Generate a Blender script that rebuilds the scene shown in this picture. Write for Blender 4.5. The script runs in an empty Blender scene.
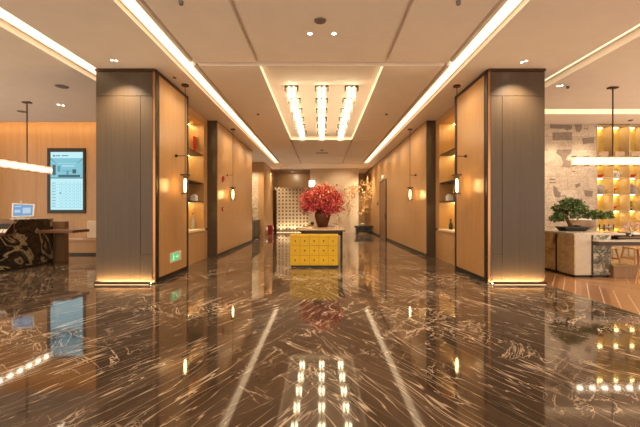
import bpy, bmesh, math, random
from mathutils import Vector, Matrix
R = math.radians
rng = random.Random(7)
SC = bpy.context.scene
COL = SC.collection
F, VX, VY, H = 360.0, 321.5, 211.0, 1.35      # focal length in px, vanishing point, eye height
CZ = 3.98                                     # ceiling height


def wx(px, Y): return (px - VX) * Y / F
def wz(py, Y): return H - (py - VY) * Y / F

# ------------------------------------------------------------------ materials
M = {}


def new_mat(name):
    m = bpy.data.materials.new(name); m.use_nodes = True
    nt = m.node_tree
    return m, nt, nt.nodes['Principled BSDF']


def lk(nt, a, b): nt.links.new(a, b)


def pbr(name, col, rough=.5, metal=0., ior=1.45, var=.0, scale=8., stretch=None, bump=0.):
    m, nt, b = new_mat(name)
    b.inputs['Roughness'].default_value = rough
    b.inputs['Metallic'].default_value = metal
    b.inputs['IOR'].default_value = ior
    b.inputs['Base Color'].default_value = (*col, 1)
    if var > 0:
        tc = nt.nodes.new('ShaderNodeTexCoord'); mp = nt.nodes.new('ShaderNodeMapping')
        if stretch: mp.inputs['Scale'].default_value = stretch
        nz = nt.nodes.new('ShaderNodeTexNoise'); nz.inputs['Scale'].default_value = scale; nz.inputs['Detail'].default_value = 5
        cr = nt.nodes.new('ShaderNodeValToRGB')
        cr.color_ramp.elements[0].position = .3; cr.color_ramp.elements[1].position = .7
        cr.color_ramp.elements[0].color = (*[c * (1 - var) for c in col], 1)
        cr.color_ramp.elements[1].color = (*[min(1, c * (1 + var)) for c in col], 1)
        lk(nt, tc.outputs['Object'], mp.inputs['Vector']); lk(nt, mp.outputs['Vector'], nz.inputs['Vector'])
        lk(nt, nz.outputs['Fac'], cr.inputs['Fac']); lk(nt, cr.outputs['Color'], b.inputs['Base Color'])
        if bump:
            bp = nt.nodes.new('ShaderNodeBump'); bp.inputs['Strength'].default_value = bump; bp.inputs['Distance'].default_value = .01
            lk(nt, nz.outputs['Fac'], bp.inputs['Height']); lk(nt, bp.outputs['Normal'], b.inputs['Normal'])
    M[name] = m
    return m


def emis(name, col, strength):
    m, nt, b = new_mat(name)
    b.inputs['Base Color'].default_value = (*[min(1, c) * .3 for c in col], 1)
    b.inputs['Emission Color'].default_value = (*col, 1)
    b.inputs['Emission Strength'].default_value = strength
    b.inputs['Roughness'].default_value = .5
    M[name] = m
    return m


def glass(name, tint=(1, 1, 1), glow=None):
    m = bpy.data.materials.new(name); m.use_nodes = True
    nt = m.node_tree; nt.nodes.clear()
    out = nt.nodes.new('ShaderNodeOutputMaterial'); mix = nt.nodes.new('ShaderNodeMixShader')
    tr = nt.nodes.new('ShaderNodeBsdfTransparent'); tr.inputs['Color'].default_value = (*tint, 1)
    gl = nt.nodes.new('ShaderNodeBsdfGlossy'); gl.inputs['Roughness'].default_value = .03
    lw = nt.nodes.new('ShaderNodeLayerWeight')
    fr = math_n(nt, 'ADD', math_n(nt, 'MULTIPLY', math_n(nt, 'POWER', lw.outputs['Facing'], 4.), .6), .04)
    lk(nt, fr, mix.inputs[0]); lk(nt, tr.outputs[0], mix.inputs[1]); lk(nt, gl.outputs[0], mix.inputs[2])
    sh = mix.outputs[0]
    if glow:
        em = nt.nodes.new('ShaderNodeEmission'); em.inputs['Color'].default_value = (*glow[0], 1); em.inputs['Strength'].default_value = glow[1]
        ad = nt.nodes.new('ShaderNodeAddShader'); lk(nt, sh, ad.inputs[0]); lk(nt, em.outputs[0], ad.inputs[1]); sh = ad.outputs[0]
    lk(nt, sh, out.inputs['Surface'])
    M[name] = m
    return m


def math_n(nt, op, a, b=None, clamp=False):
    n = nt.nodes.new('ShaderNodeMath'); n.operation = op; n.use_clamp = clamp
    for i, v in enumerate((a, b)):
        if v is None: continue
        if isinstance(v, (int, float)): n.inputs[i].default_value = v
        else: lk(nt, v, n.inputs[i])
    return n.outputs[0]


def ramp(nt, fac, stops):
    cr = nt.nodes.new('ShaderNodeValToRGB')
    e = cr.color_ramp.elements
    while len(e) < len(stops): e.new(.5)
    for i, (p, c) in enumerate(stops):
        e[i].position = p; e[i].color = (*c, 1)
    lk(nt, fac, cr.inputs['Fac'])
    return cr.outputs['Color']


def mixc(nt, fac, a, b):
    n = nt.nodes.new('ShaderNodeMix'); n.data_type = 'RGBA'
    for s, v in ((0, fac), (6, a), (7, b)):
        if isinstance(v, (int, float)): n.inputs[s].default_value = v
        elif isinstance(v, tuple): n.inputs[s].default_value = (*v, 1)
        else: lk(nt, v, n.inputs[s])
    return n.outputs[2]


def noise(nt, vec, scale, detail=4, rough=.55, dist=0.):
    n = nt.nodes.new('ShaderNodeTexNoise')
    n.inputs['Scale'].default_value = scale; n.inputs['Detail'].default_value = detail
    n.inputs['Roughness'].default_value = rough; n.inputs['Distortion'].default_value = dist
    lk(nt, vec, n.inputs['Vector'])
    return n.outputs['Fac']


def mapping(nt, vec, scale=(1, 1, 1), rot=(0, 0, 0), loc=(0, 0, 0)):
    n = nt.nodes.new('ShaderNodeMapping')
    n.inputs['Scale'].default_value = scale; n.inputs['Rotation'].default_value = rot; n.inputs['Location'].default_value = loc
    lk(nt, vec, n.inputs['Vector'])
    return n.outputs['Vector']


def vein(nt, fac, width):
    d = math_n(nt, 'ABSOLUTE', math_n(nt, 'SUBTRACT', fac, .5))
    return math_n(nt, 'SUBTRACT', 1.0, math_n(nt, 'DIVIDE', d, width), clamp=True)


def floor_marble():
    m, nt, b = new_mat('floor_marble')
    tc = nt.nodes.new('ShaderNodeTexCoord')
    sp = nt.nodes.new('ShaderNodeSeparateXYZ'); lk(nt, tc.outputs['Object'], sp.inputs[0])
    cb = nt.nodes.new('ShaderNodeCombineXYZ')                 # book-matched slabs: mirrored about the centre line
    lk(nt, math_n(nt, 'ABSOLUTE', sp.outputs[0]), cb.inputs[0]); lk(nt, sp.outputs[1], cb.inputs[1])
    side = math_n(nt, 'MULTIPLY', math_n(nt, 'GREATER_THAN', sp.outputs[0], 0.), 7.3)
    lk(nt, side, cb.inputs[2])
    base = cb.outputs[0]
    wn = nt.nodes.new('ShaderNodeTexNoise'); wn.inputs['Scale'].default_value = .55; wn.inputs['Detail'].default_value = 2
    lk(nt, base, wn.inputs['Vector'])
    va = nt.nodes.new('ShaderNodeVectorMath'); va.operation = 'MULTIPLY_ADD'
    lk(nt, wn.outputs['Color'], va.inputs[0]); va.inputs[1].default_value = (.40, .40, 0); lk(nt, base, va.inputs[2])
    base = va.outputs[0]
    # veins run about 24 degrees off the long axis
    v1 = mapping(nt, mapping(nt, base, rot=(0, 0, R(-24))), scale=(3.0, .20, 1))
    v2 = mapping(nt, mapping(nt, base, rot=(0, 0, R(-36))), scale=(2.6, .30, 1), loc=(4.2, 1.3, 0))
    v3 = mapping(nt, mapping(nt, base, rot=(0, 0, R(40))), scale=(1.6, .5, 1), loc=(9.2, 5.3, 0))
    n1 = vein(nt, noise(nt, v1, 2.2, 3, .5, .12), .0085)
    n1b = vein(nt, noise(nt, v2, 3.4, 3, .5, .15), .010)
    n2 = vein(nt, noise(nt, v3, 2.6, 6, .62, .8), .013)
    mk1 = ramp(nt, noise(nt, mapping(nt, base, loc=(3, 3, 0)), .9, 4), [(.42, (0, 0, 0)), (.57, (1, 1, 1))])
    mk2 = ramp(nt, noise(nt, mapping(nt, base, loc=(13, 3, 0)), 1.6, 4), [(.46, (0, 0, 0)), (.62, (1, 1, 1))])
    mk3 = ramp(nt, noise(nt, mapping(nt, base, loc=(23, 8, 0)), .8, 4), [(.50, (0, 0, 0)), (.60, (1, 1, 1))])
    vv = math_n(nt, 'MAXIMUM', math_n(nt, 'MULTIPLY', n1, mk1),
                math_n(nt, 'MAXIMUM', math_n(nt, 'MULTIPLY', n1b, mk2), math_n(nt, 'MULTIPLY', n2, mk3)))
    vv = math_n(nt, 'POWER', vv, .8)
    cloud = noise(nt, v1, 1.0, 8, .65, .6)
    grain = noise(nt, base, 22., 6, .7)
    body = ramp(nt, cloud, [(.28, (.036, .024, .015)), (.5, (.072, .048, .031)), (.72, (.138, .094, .062))])
    body = mixc(nt, math_n(nt, 'MULTIPLY', grain, .35), body, (.10, .066, .044))
    col = mixc(nt, math_n(nt, 'MULTIPLY', vv, .85), body, (.86, .70, .54))
    lk(nt, col, b.inputs['Base Color'])
    b.inputs['Roughness'].default_value = .05
    b.inputs['IOR'].default_value = 1.62
    M['floor_marble'] = m


def swirl_marble(name, dark, light, hi, thr=.55, scale=2.2, rough=.15, veins=.8):
    m, nt, b = new_mat(name)
    tc = nt.nodes.new('ShaderNodeTexCoord')
    v = mapping(nt, tc.outputs['Object'], scale=(1, 1, 1.4), rot=(.3, .5, .4))
    w = noise(nt, v, scale, 6, .6, 1.8)
    f = noise(nt, mapping(nt, v, loc=(5, 2, 1)), scale * 1.6, 8, .65, 2.6)
    c = ramp(nt, w, [(0, dark), (thr - .1, dark), (thr, light), (thr + .05, hi), (thr + .12, dark), (1, dark)])
    k = vein(nt, f, .022)
    c = mixc(nt, math_n(nt, 'MULTIPLY', k, veins), c, hi)
    lk(nt, c, b.inputs['Base Color']); b.inputs['Roughness'].default_value = rough
    M[name] = m


def wood(name, c0, c1, rough=.35, zs=.5, scale=14., axis='z'):
    m, nt, b = new_mat(name)
    tc = nt.nodes.new('ShaderNodeTexCoord')
    s = {'z': (1, 1, zs * .1), 'x': (zs * .1, 1, 1), 'y': (1, zs * .1, 1)}[axis]
    v = mapping(nt, tc.outputs['Object'], scale=s)
    n = noise(nt, v, scale, 6, .65, .3)
    g = noise(nt, v, scale * 6, 3, .6)
    f = math_n(nt, 'ADD', math_n(nt, 'MULTIPLY', n, .7), math_n(nt, 'MULTIPLY', g, .3))
    lk(nt, ramp(nt, f, [(.3, c0), (.7, c1)]), b.inputs['Base Color'])
    b.inputs['Roughness'].default_value = rough
    M[name] = m


def plank_floor():
    m, nt, b = new_mat('plank_floor')
    tc = nt.nodes.new('ShaderNodeTexCoord')
    sp = nt.nodes.new('ShaderNodeSeparateXYZ'); lk(nt, tc.outputs['Object'], sp.inputs[0])
    w = .82
    t = math_n(nt, 'PINGPONG', math_n(nt, 'SUBTRACT', sp.outputs[0], 4.13), w)      # chevron columns
    u = math_n(nt, 'SUBTRACT', sp.outputs[1], math_n(nt, 'MULTIPLY', t, 1.42))
    u = math_n(nt, 'ADD', math_n(nt, 'DIVIDE', u, .30), 100.)
    fr = math_n(nt, 'FRACT', u); idx = math_n(nt, 'FLOOR', u)
    colm = math_n(nt, 'FLOOR', math_n(nt, 'DIVIDE', math_n(nt, 'SUBTRACT', sp.outputs[0], 4.13), w))
    cb = nt.nodes.new('ShaderNodeCombineXYZ'); lk(nt, idx, cb.inputs[0]); lk(nt, colm, cb.inputs[1])
    wn = nt.nodes.new('ShaderNodeTexWhiteNoise'); wn.noise_dimensions = '2D'; lk(nt, cb.outputs[0], wn.inputs['Vector'])
    c = ramp(nt, wn.outputs['Value'], [(0, (.20, .085, .035)), (.5, (.27, .125, .052)), (1, (.34, .165, .075))])
    grain = noise(nt, mapping(nt, tc.outputs['Object'], rot=(0, 0, R(35)), scale=(10, 1.2, 1)), 4, 5)
    c = mixc(nt, math_n(nt, 'MULTIPLY', grain, .4), c, (.17, .075, .032))
    gap = math_n(nt, 'LESS_THAN', math_n(nt, 'ABSOLUTE', math_n(nt, 'SUBTRACT', fr, .5)), .035)
    c = mixc(nt, gap, c, (.62, .45, .30))  # joints coloured pale, with the sun glare on them put into the colour
    lk(nt, c, b.inputs['Base Color']); b.inputs['Roughness'].default_value = .3
    M['plank_floor'] = m


def map_wall():
    m, nt, b = new_mat('map_wall')
    tc = nt.nodes.new('ShaderNodeTexCoord')
    sp = nt.nodes.new('ShaderNodeSeparateXYZ'); lk(nt, tc.outputs['Object'], sp.inputs[0])
    cb = nt.nodes.new('ShaderNodeCombineXYZ'); lk(nt, sp.outputs[0], cb.inputs[0]); lk(nt, sp.outputs[2], cb.inputs[1])
    v = cb.outputs[0]
    br = nt.nodes.new('ShaderNodeTexBrick'); lk(nt, v, br.inputs['Vector'])
    br.inputs['Scale'].default_value = 1.; br.inputs['Brick Width'].default_value = .62; br.inputs['Row Height'].default_value = .40
    br.inputs['Mortar Size'].default_value = .006; br.inputs['Color1'].default_value = (.56, .46, .365, 1)
    br.inputs['Color2'].default_value = (.45, .36, .28, 1); br.inputs['Mortar'].default_value = (.34, .26, .20, 1)
    vo = nt.nodes.new('ShaderNodeTexVoronoi'); vo.feature = 'DISTANCE_TO_EDGE'; vo.inputs['Scale'].default_value = 4.2
    dv = mapping(nt, v, scale=(1, 1.3, 1))
    lk(nt, dv, vo.inputs['Vector'])
    ln = math_n(nt, 'LESS_THAN', vo.outputs['Distance'], .013)
    sc = vein(nt, noise(nt, v, 3.2, 8, .7, 1.4), .02)
    sc = math_n(nt, 'MAXIMUM', sc, math_n(nt, 'MULTIPLY', vein(nt, noise(nt, mapping(nt, v, loc=(3, 7, 0)), 7., 5, .6, .8), .03), .7))
    tx = math_n(nt, 'GREATER_THAN', noise(nt, mapping(nt, v, scale=(1, 3.2, 1)), 22, 2), .57)
    txm = math_n(nt, 'GREATER_THAN', noise(nt, mapping(nt, v, scale=(1, 1.6, 1), loc=(4, 4, 0)), 2.2, 1), .53)
    c = mixc(nt, math_n(nt, 'MULTIPLY', ln, .45), br.outputs['Color'], (.66, .55, .44))
    c = mixc(nt, math_n(nt, 'MULTIPLY', sc, .75), c, (.16, .12, .095))
    c = mixc(nt, math_n(nt, 'MULTIPLY', math_n(nt, 'MULTIPLY', tx, txm), .5), c, (.22, .17, .135))
    lk(nt, c, b.inputs['Base Color']); b.inputs['Roughness'].default_value = .5
    M['map_wall'] = m


floor_marble(); plank_floor(); map_wall()
def desk_marble():
    m, nt, b = new_mat('desk_marble')
    tc = nt.nodes.new('ShaderNodeTexCoord')
    v = mapping(nt, tc.outputs['Object'], scale=(1, .8, 1.3), rot=(.5, .2, .4), loc=(1.7, .4, .9))
    w = noise(nt, v, .85, 3, .5, 2.2)
    dk, md, hi = (.018, .013, .010), (.060, .042, .028), (.46, .36, .23)
    c = ramp(nt, w, [(0, dk), (.36, dk), (.40, md), (.435, dk), (.47, dk), (.48, hi), (.53, hi), (.54, md), (.57, dk), (.62, md), (.645, hi), (.70, dk)])
    st = noise(nt, v, 4.5, 6, .65, 3.)
    c = mixc(nt, math_n(nt, 'MULTIPLY', vein(nt, st, .10), .55), c, dk)
    lk(nt, c, b.inputs['Base Color']); b.inputs['Roughness'].default_value = .15
    M['desk_marble'] = m


desk_marble()
swirl_marble('gold_marble', (.62, .45, .24), (.46, .29, .12), (.12, .07, .03), .57, .9, .2, .5)
swirl_marble('pale_marble', (.55, .48, .40), (.44, .38, .31), (.24, .19, .15), .66, 1., .2, .25)
swirl_marble('green_marble', (.50, .45, .36), (.16, .15, .11), (.05, .05, .04), .52, 2.6, .2)
swirl_marble('black_stone', (.014, .012, .011), (.03, .026, .022), (.15, .13, .11), .6, 3., .15)
swirl_marble('stone_wall', (.52, .40, .28), (.36, .26, .17), (.66, .53, .39), .52, 2.4, .5)
wood('wood_panel', (.40, .215, .085), (.51, .295, .126), .30)
wood('wood_dark', (.20, .11, .052), (.28, .16, .08), .35)
wood('wood_chair', (.48, .27, .11), (.60, .36, .16), .4)
wood('wood_red', (.16, .07, .03), (.24, .11, .05), .4, axis='x')
wood('bronze_panel', (.056, .036, .021), (.084, .055, .033), .36, zs=.25, scale=24)
pbr('ceiling_paint', (.88, .79, .715), .7, var=.02, scale=3)
pbr('cream_paint', (.62, .49, .35), .6, var=.03, scale=4)
pbr('cream_lattice', (.72, .58, .40), .5, var=.03)
pbr('black_metal', (.012, .010, .009), .4)
pbr('dark_bronze', (.085, .045, .022), .3, metal=.7, var=.1)
pbr('copper_trim', (.42, .22, .11), .25, metal=.9)
pbr('grey_plastic', (.16, .13, .11), .5, var=.1)
pbr('white_plastic', (.78, .74, .68), .4)
pbr('white_ceramic', (.78, .76, .72), .15, var=.02)
pbr('gold_back', (.62, .45, .12), .42, var=.06, scale=5)
pbr('shelf_frame', (.50, .38, .24), .4, var=.05)
pbr('yellow_lacquer', (.68, .42, .010), .42, var=.05, scale=5)
pbr('yellow_lacquer_dark', (.36, .20, .008), .3)
pbr('table_top', (.60, .42, .26), .25, var=.06)
pbr('vase_bronze', (.115, .045, .020), .28, metal=.3, var=.35, scale=9)
for nm, c in (('leaf_coral', (.80, .19, .10)), ('leaf_pink', (.70, .12, .16)), ('leaf_red', (.34, .02, .06)), ('leaf_pale', (.90, .36, .17)),
              ('leaf_gold', (.70, .44, .17)), ('leaf_tan', (.52, .31, .13)),
              ('bonsai_green', (.075, .145, .03)), ('bonsai_light', (.20, .28, .085)), ('bonsai_dark', (.025, .055, .014))):
    pbr(nm, c, .55, var=.15, scale=6)
pbr('bark', (.13, .065, .032), .8, var=.3, scale=20, bump=.3)
pbr('bark_red', (.16, .05, .03), .7, var=.2, scale=20)
pbr('soil', (.05, .04, .02), .9, var=.4, scale=40)
pbr('pot_dark', (.022, .028, .022), .3, var=.2)
pbr('fabric_cream', (.66, .55, .43), .9, var=.05, scale=30, bump=.1)
pbr('red_plastic', (.42, .02, .012), .3)
pbr('red_lacquer', (.55, .03, .012), .25)
pbr('blue_ink', (.05, .08, .22), .3)
pbr('grey_clay', (.30, .26, .24), .5, var=.2, scale=12)
pbr('tan_glaze', (.56, .41, .31), .4, var=.08)
pbr('desk_brown', (.045, .028, .020), .4)
pbr('cardboard', (.52, .37, .24), .6, var=.05)
pbr('paper_pink', (.70, .50, .46), .7)
pbr('paper_white', (.75, .72, .68), .7)
pbr('print_grey', (.20, .15, .12), .6, var=.15, scale=12)
pbr('print_dark', (.07, .05, .045), .6)
pbr('sign_white', (.75, .80, .72), .4)
pbr('yellow_flower', (.80, .50, .04), .5)
glass('clear_glass', (.97, .96, .93))
glass('lit_crystal', (.95, .93, .88), ((1., .76, .44), .26))
glass('lit_pendant', (.97, .95, .92), ((1., .78, .55), .30))

WARM = (1., .78, .50)
emis('strip_light', (1., .72, .42), 1.6)
emis('strip_side', (1., .74, .44), 1.6)
emis('strip_right', (1., .78, .48), 1.0)
emis('coffer_edge', (1., .72, .40), .9)
emis('crystal_glow', (1., .80, .52), 22.)
emis('pendant_glow', (1., .84, .66), 9.)
emis('bulb_glow', (1., .60, .22), 26.)
emis('downlight_glow', (1., .86, .66), 14.)
emis('floor_line', (1., .72, .40), 1.0)
emis('base_glow', (1., .66, .30), 110.)
emis('niche_glow', (1., .72, .30), 34.)
emis('shelf_glow', (1., .74, .34), 26.)
emis('cove_glow', (1., .74, .44), 5.)
emis('wash_glow', (1., .62, .26), 3.2)
emis('sconce_glow', (1., .82, .6), 2.)
emis('screen_cyan', (.16, .48, .62), .55)
emis('screen_white', (.42, .76, .88), .55)
emis('screen_mid', (.07, .25, .34), .55)
emis('screen_dark', (.02, .09, .13), .55)
emis('tablet_blue', (.10, .27, .50), .55)
emis('tablet_pale', (.35, .50, .66), .55)
emis('exit_green', (.10, .50, .16), .6)
emis('exit_white', (.62, .90, .62), .6)

# ------------------------------------------------------------------ mesh builder


class MB:
    def __init__(s): s.v = []; s.f = []; s.m = []

    def add(s, vs, fs, mi=0):
        o = len(s.v); s.v += [tuple(p) for p in vs]
        s.f += [tuple(i + o for i in q) for q in fs]; s.m += [mi] * len(fs)
        return s

    def box(s, x0, x1, y0, y1, z0, z1, mi=0):
        x0, x1 = sorted((x0, x1)); y0, y1 = sorted((y0, y1)); z0, z1 = sorted((z0, z1))
        return s.add([(x0, y0, z0), (x1, y0, z0), (x1, y1, z0), (x0, y1, z0), (x0, y0, z1), (x1, y0, z1), (x1, y1, z1), (x0, y1, z1)],
                     [(0, 3, 2, 1), (4, 5, 6, 7), (0, 1, 5, 4), (1, 2, 6, 5), (2, 3, 7, 6), (3, 0, 4, 7)], mi)

    def cyl(s, p0, p1, r0, r1=None, n=16, mi=0, cap=True):
        r1 = r0 if r1 is None else r1
        p0 = Vector(p0); p1 = Vector(p1); d = (p1 - p0).normalized()
        a = d.orthogonal().normalized(); b = d.cross(a)
        vs = []
        for p, r in ((p0, r0), (p1, r1)):
            for i in range(n):
                t = 2 * math.pi * i / n
                vs.append(p + a * math.cos(t) * r + b * math.sin(t) * r)
        fs = [(i, (i + 1) % n, n + (i + 1) % n, n + i) for i in range(n)]
        if cap: fs += [tuple(range(n - 1, -1, -1)), tuple(range(n, 2 * n))]
        return s.add(vs, fs, mi)

    def tube(s, pts, rads, n=8, mi=0):
        pts = [Vector(p) for p in pts]
        for i in range(len(pts) - 1):
            s.cyl(pts[i], pts[i + 1], rads[i], rads[i + 1], n, mi)
            if i: s.ball(pts[i], rads[i], 8, 5, mi)
        return s

    def ball(s, c, r, n=16, k=10, mi=0):
        rx, ry, rz = (r, r, r) if isinstance(r, (int, float)) else r
        return s.lathe([(math.sin(math.pi * i / k), -math.cos(math.pi * i / k)) for i in range(k + 1)], c, n, mi, (rx, ry, rz))

    def lathe(s, prof, c=(0, 0, 0), n=24, mi=0, sc=(1, 1, 1)):
        vs = []; fs = []
        for r, z in prof:
            for i in range(n):
                t = 2 * math.pi * i / n
                vs.append((c[0] + r * math.cos(t) * sc[0], c[1] + r * math.sin(t) * sc[1], c[2] + z * sc[2]))
        for j in range(len(prof) - 1):
            for i in range(n):
                fs.append((j * n + i, j * n + (i + 1) % n, (j + 1) * n + (i + 1) % n, (j + 1) * n + i))
        rr = [q[0] for q in prof]
        if min(rr) > .6 * max(rr):          # a ring: closed round its section, no lids
            if prof[0] != prof[-1]:
                a = (len(prof) - 1) * n
                for i in range(n): fs.append((a + i, a + (i + 1) % n, (i + 1) % n, i))
            return s.add(vs, fs, mi)
        if prof[0][0] > 1e-5: fs.append(tuple(range(n - 1, -1, -1)))
        if prof[-1][0] > 1e-5: fs.append(tuple((len(prof) - 1) * n + i for i in range(n)))
        return s.add(vs, fs, mi)

    def prism(s, poly, axis, a0, a1, mi=0):
        """poly in the two axes other than axis, extruded from a0 to a1."""
        def p(u, v, w): return {'x': (w, u, v), 'y': (u, w, v), 'z': (u, v, w)}[axis]
        n = len(poly)
        vs = [p(u, v, a0) for u, v in poly] + [p(u, v, a1) for u, v in poly]
        fs = [tuple(range(n - 1, -1, -1)), tuple(range(n, 2 * n))] + [(i, (i + 1) % n, n + (i + 1) % n, n + i) for i in range(n)]
        return s.add(vs, fs, mi)

    def leaf(s, c, d, up, ln, w, mi=0):
        c = Vector(c); d = Vector(d).normalized(); sd = d.cross(Vector(up))
        if sd.length < 1e-3: sd = d.orthogonal()
        sd.normalize(); nn = sd.cross(d)
        t = c + d * ln
        m1 = c + d * ln * .5 + sd * w * .5 + nn * ln * .12; m2 = c + d * ln * .5 - sd * w * .5 + nn * ln * .12
        return s.add([c, m1, t, m2], [(0, 1, 2), (0, 2, 3)], mi)

    def build(s, name, mats, parent=None, bevel=0., smooth=False, origin=None, recalc=True):
        me = bpy.data.meshes.new(name)
        o = bpy.data.objects.new(name, me); COL.objects.link(o)
        off = Vector((0, 0, 0))
        if origin is not None: off = Vector(origin)
        wo = off.copy()
        if parent is not None:
            base = parent.get('_w', None)
            off = Vector(base) if base is not None else Vector((0, 0, 0))
            wo = off
        elif origin is not None:
            o.location = off
        me.from_pydata([(p[0] - off.x, p[1] - off.y, p[2] - off.z) for p in s.v], [], s.f)
        if isinstance(mats, str): mats = [mats]
        for q in mats: me.materials.append(M[q])
        for i, p in enumerate(me.polygons):
            p.material_index = s.m[i]; p.use_smooth = smooth
        if recalc:
            bm = bmesh.new(); bm.from_mesh(me); bmesh.ops.recalc_face_normals(bm, faces=bm.faces); bm.to_mesh(me); bm.free()
        me.update()
        if parent is not None: o.parent = parent
        o['_w'] = tuple(wo)
        if bevel > 0:
            b = o.modifiers.new('bevel', 'BEVEL'); b.width = bevel; b.segments = 2; b.limit_method = 'ANGLE'
        if smooth:
            try:
                me.set_sharp_from_angle(angle=R(40))
            except Exception:
                pass
        return o


def tag(o, label, cat, group=None, kind=None):
    o['label'] = label; o['category'] = cat
    if group: o['group'] = group
    if kind: o['kind'] = kind
    return o


def thing(name, loc, label, cat, group=None, kind=None):
    o = bpy.data.objects.new(name, None); COL.objects.link(o)
    o.location = loc; o.empty_display_size = .1
    o['_w'] = tuple(loc)
    return tag(o, label, cat, group, kind)


def struct(o, label, cat): return tag(o, label, cat, kind='structure')


def copy_tree(o, parent=None):
    c = o.copy(); COL.objects.link(c)
    if parent is not None: c.parent = parent
    for ch in list(o.children): copy_tree(ch, c)
    return c


def place_copy(o, loc, label, rot=None):
    c = copy_tree(o); c.location = loc; c['label'] = label
    if rot is not None: c.rotation_euler = (0, 0, rot)
    return c


# ------------------------------------------------------------------ setting
FY0, BY = -3.0, 25.6
o = MB().box(-11.5, 4.13, FY0, 26.0, -.1, 0).build('floor', 'floor_marble')
struct(o, 'polished dark brown marble floor with pale veins', 'floor')
o = MB().box(4.13, 11.5, FY0, 11.5, -.1, 0.).build('floor_planks', 'plank_floor')
struct(o, 'reddish brown diagonal plank floor of the tea area', 'floor')

# ceiling: one slab with the slots, grooves and the coffer cut out of it
holes = []   # x0,x1,y0,y1,depth
LS0, LS1, LSY = 2.33, 2.60, 19.8
holes += [(-LS1, -LS0, FY0, LSY, .07), (LS0, LS1, FY0, LSY, .07)]
holes += [(-4.57, -4.15, FY0, 9., .10), (4.47, 4.78, FY0, 8.6, .12)]
holes += [(5.0, 11.5, 9.28, 9.76, .16), (-11.5, -4.6, 10.64, 11.5, .38)]
CX, CY0, CY1 = 1.13, 6.54, 13.3
holes += [(-CX, CX, CY0, CY1, .12)]
GD = .07
for s in (-1, 1):
    holes += [(s * CX - .035, s * CX + .035, FY0, 6.36, GD), (s * CX - .035, s * CX + .035, 13.32, 19.9, GD)]
    holes += [(s * 2.25 - .03, s * 2.25 + .03, FY0, 19.9, GD)]
holes += [(-2.33, 2.33, 6.36, 6.52, GD), (-2.25, -CX - .02, 13.25, 13.35, GD), (CX + .02, 2.25, 13.25, 13.35, GD), (-2.25, 2.25, 17.2, 17.32, GD), (-2.25, 2.25, 19.85, 19.95, GD)]
xs = sorted({-11.5, 11.5} | {h[0] for h in holes} | {h[1] for h in holes})
ys = sorted({FY0, 26.0} | {h[2] for h in holes} | {h[3] for h in holes})
mb = MB(); T = .5
for i in range(len(xs) - 1):
    run = None
    for j in range(len(ys) - 1):
        cx = (xs[i] + xs[i + 1]) / 2; cy = (ys[j] + ys[j + 1]) / 2
        d = max([h[4] for h in holes if h[0] < cx < h[1] and h[2] < cy < h[3]] or [0.])
        if run and abs(run[2] - d) < 1e-6: run[1] = ys[j + 1]
        else:
            if run: mb.box(xs[i], xs[i + 1], run[0], run[1], CZ + run[2], CZ + T)
            run = [ys[j], ys[j + 1], d]
    mb.box(xs[i], xs[i + 1], run[0], run[1], CZ + run[2], CZ + T)
struct(mb.build('ceiling', 'ceiling_paint'), 'warm white ceiling with light slots and a sunken panel', 'ceiling')


def strip_thing(name, boxes, mat, label):
    mb = MB()
    for b in boxes: mb.box(*b)
    return tag(mb.build(name, mat), label, 'light')


strip_thing('ceiling_strip_light', [(-LS1 + .045, -LS0 - .0, FY0, LSY, CZ + .055, CZ + .07)], 'strip_light', 'long glowing ceiling strip over the corridor, left of the sunken panel')
strip_thing('ceiling_strip_light', [(LS0 + .0, LS1 - .045, FY0, LSY, CZ + .055, CZ + .07)], 'strip_light', 'long glowing ceiling strip over the corridor, right of the sunken panel')
strip_thing('ceiling_strip_light', [(-4.50, -4.15, FY0, 9., CZ + .085, CZ + .10)], 'strip_side', 'wide glowing ceiling strip running into the left pillar, over the desk side')
strip_thing('ceiling_strip_light', [(4.47, 4.70, FY0, 8.6, CZ + .105, CZ + .12)], 'strip_right', 'cream glowing ceiling strip outside the right pillar, over the tea area')
strip_thing('cove_light', [(5.0, 11.5, 9.285, 9.30, CZ + .03, CZ + .13)], 'cove_glow', 'crosswise ceiling cove light in front of the patterned wall')
strip_thing('wall_wash_light', [(-11.5, -4.7, 10.65, 10.70, CZ + .05, CZ + .30)], 'wash_glow', 'warm light in the ceiling slot above the wooden wall with the screen')
strip_thing('panel_edge_light', [(-CX + .005, -CX + .03, CY0 + .05, CY1 - .02, CZ + .012, CZ + .04), (CX - .03, CX - .005, CY0 + .05, CY1 - .02, CZ + .012, CZ + .04),
                                 (-CX + .03, CX - .03, CY1 - .03, CY1 - .005, CZ + .012, CZ + .04)], 'coffer_edge', 'thin light line edging the sunken ceiling panel')

# outer walls
struct(MB().box(-11.6, -11.5, 9.8, 11.48, 0, CZ).build('wall_left', 'wood_panel'), 'wooden wall at the far left end of the reception', 'wall')
mb = MB(); x = -11.5
while x < -4.2:
    mb.box(x, min(x + 1.2, -4.2) - .006, 11.48, 11.52, 0, CZ + .375); x += 1.2
mb.box(-11.5, -4.2, 11.485, 11.65, 0, CZ + .375)
struct(mb.build('wall_back_left', 'wood_panel'), 'warm wooden wall behind the reception desk', 'wall')
o = struct(MB().box(4.2, 8.305, 10.88, 11.3, 0, CZ).build('wall_back_right', 'map_wall'), 'pale wall printed with maps and old papers', 'wall')
struct(MB().box(8.27, 11.5, 11.26, 11.36, 0, CZ + .1).build('wall_shelf_side', 'cream_paint'), 'wall behind the lit shelves', 'wall')
MAPY = 10.88


def mp(px, py): return (wx(px, MAPY), wz(py, MAPY))


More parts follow.
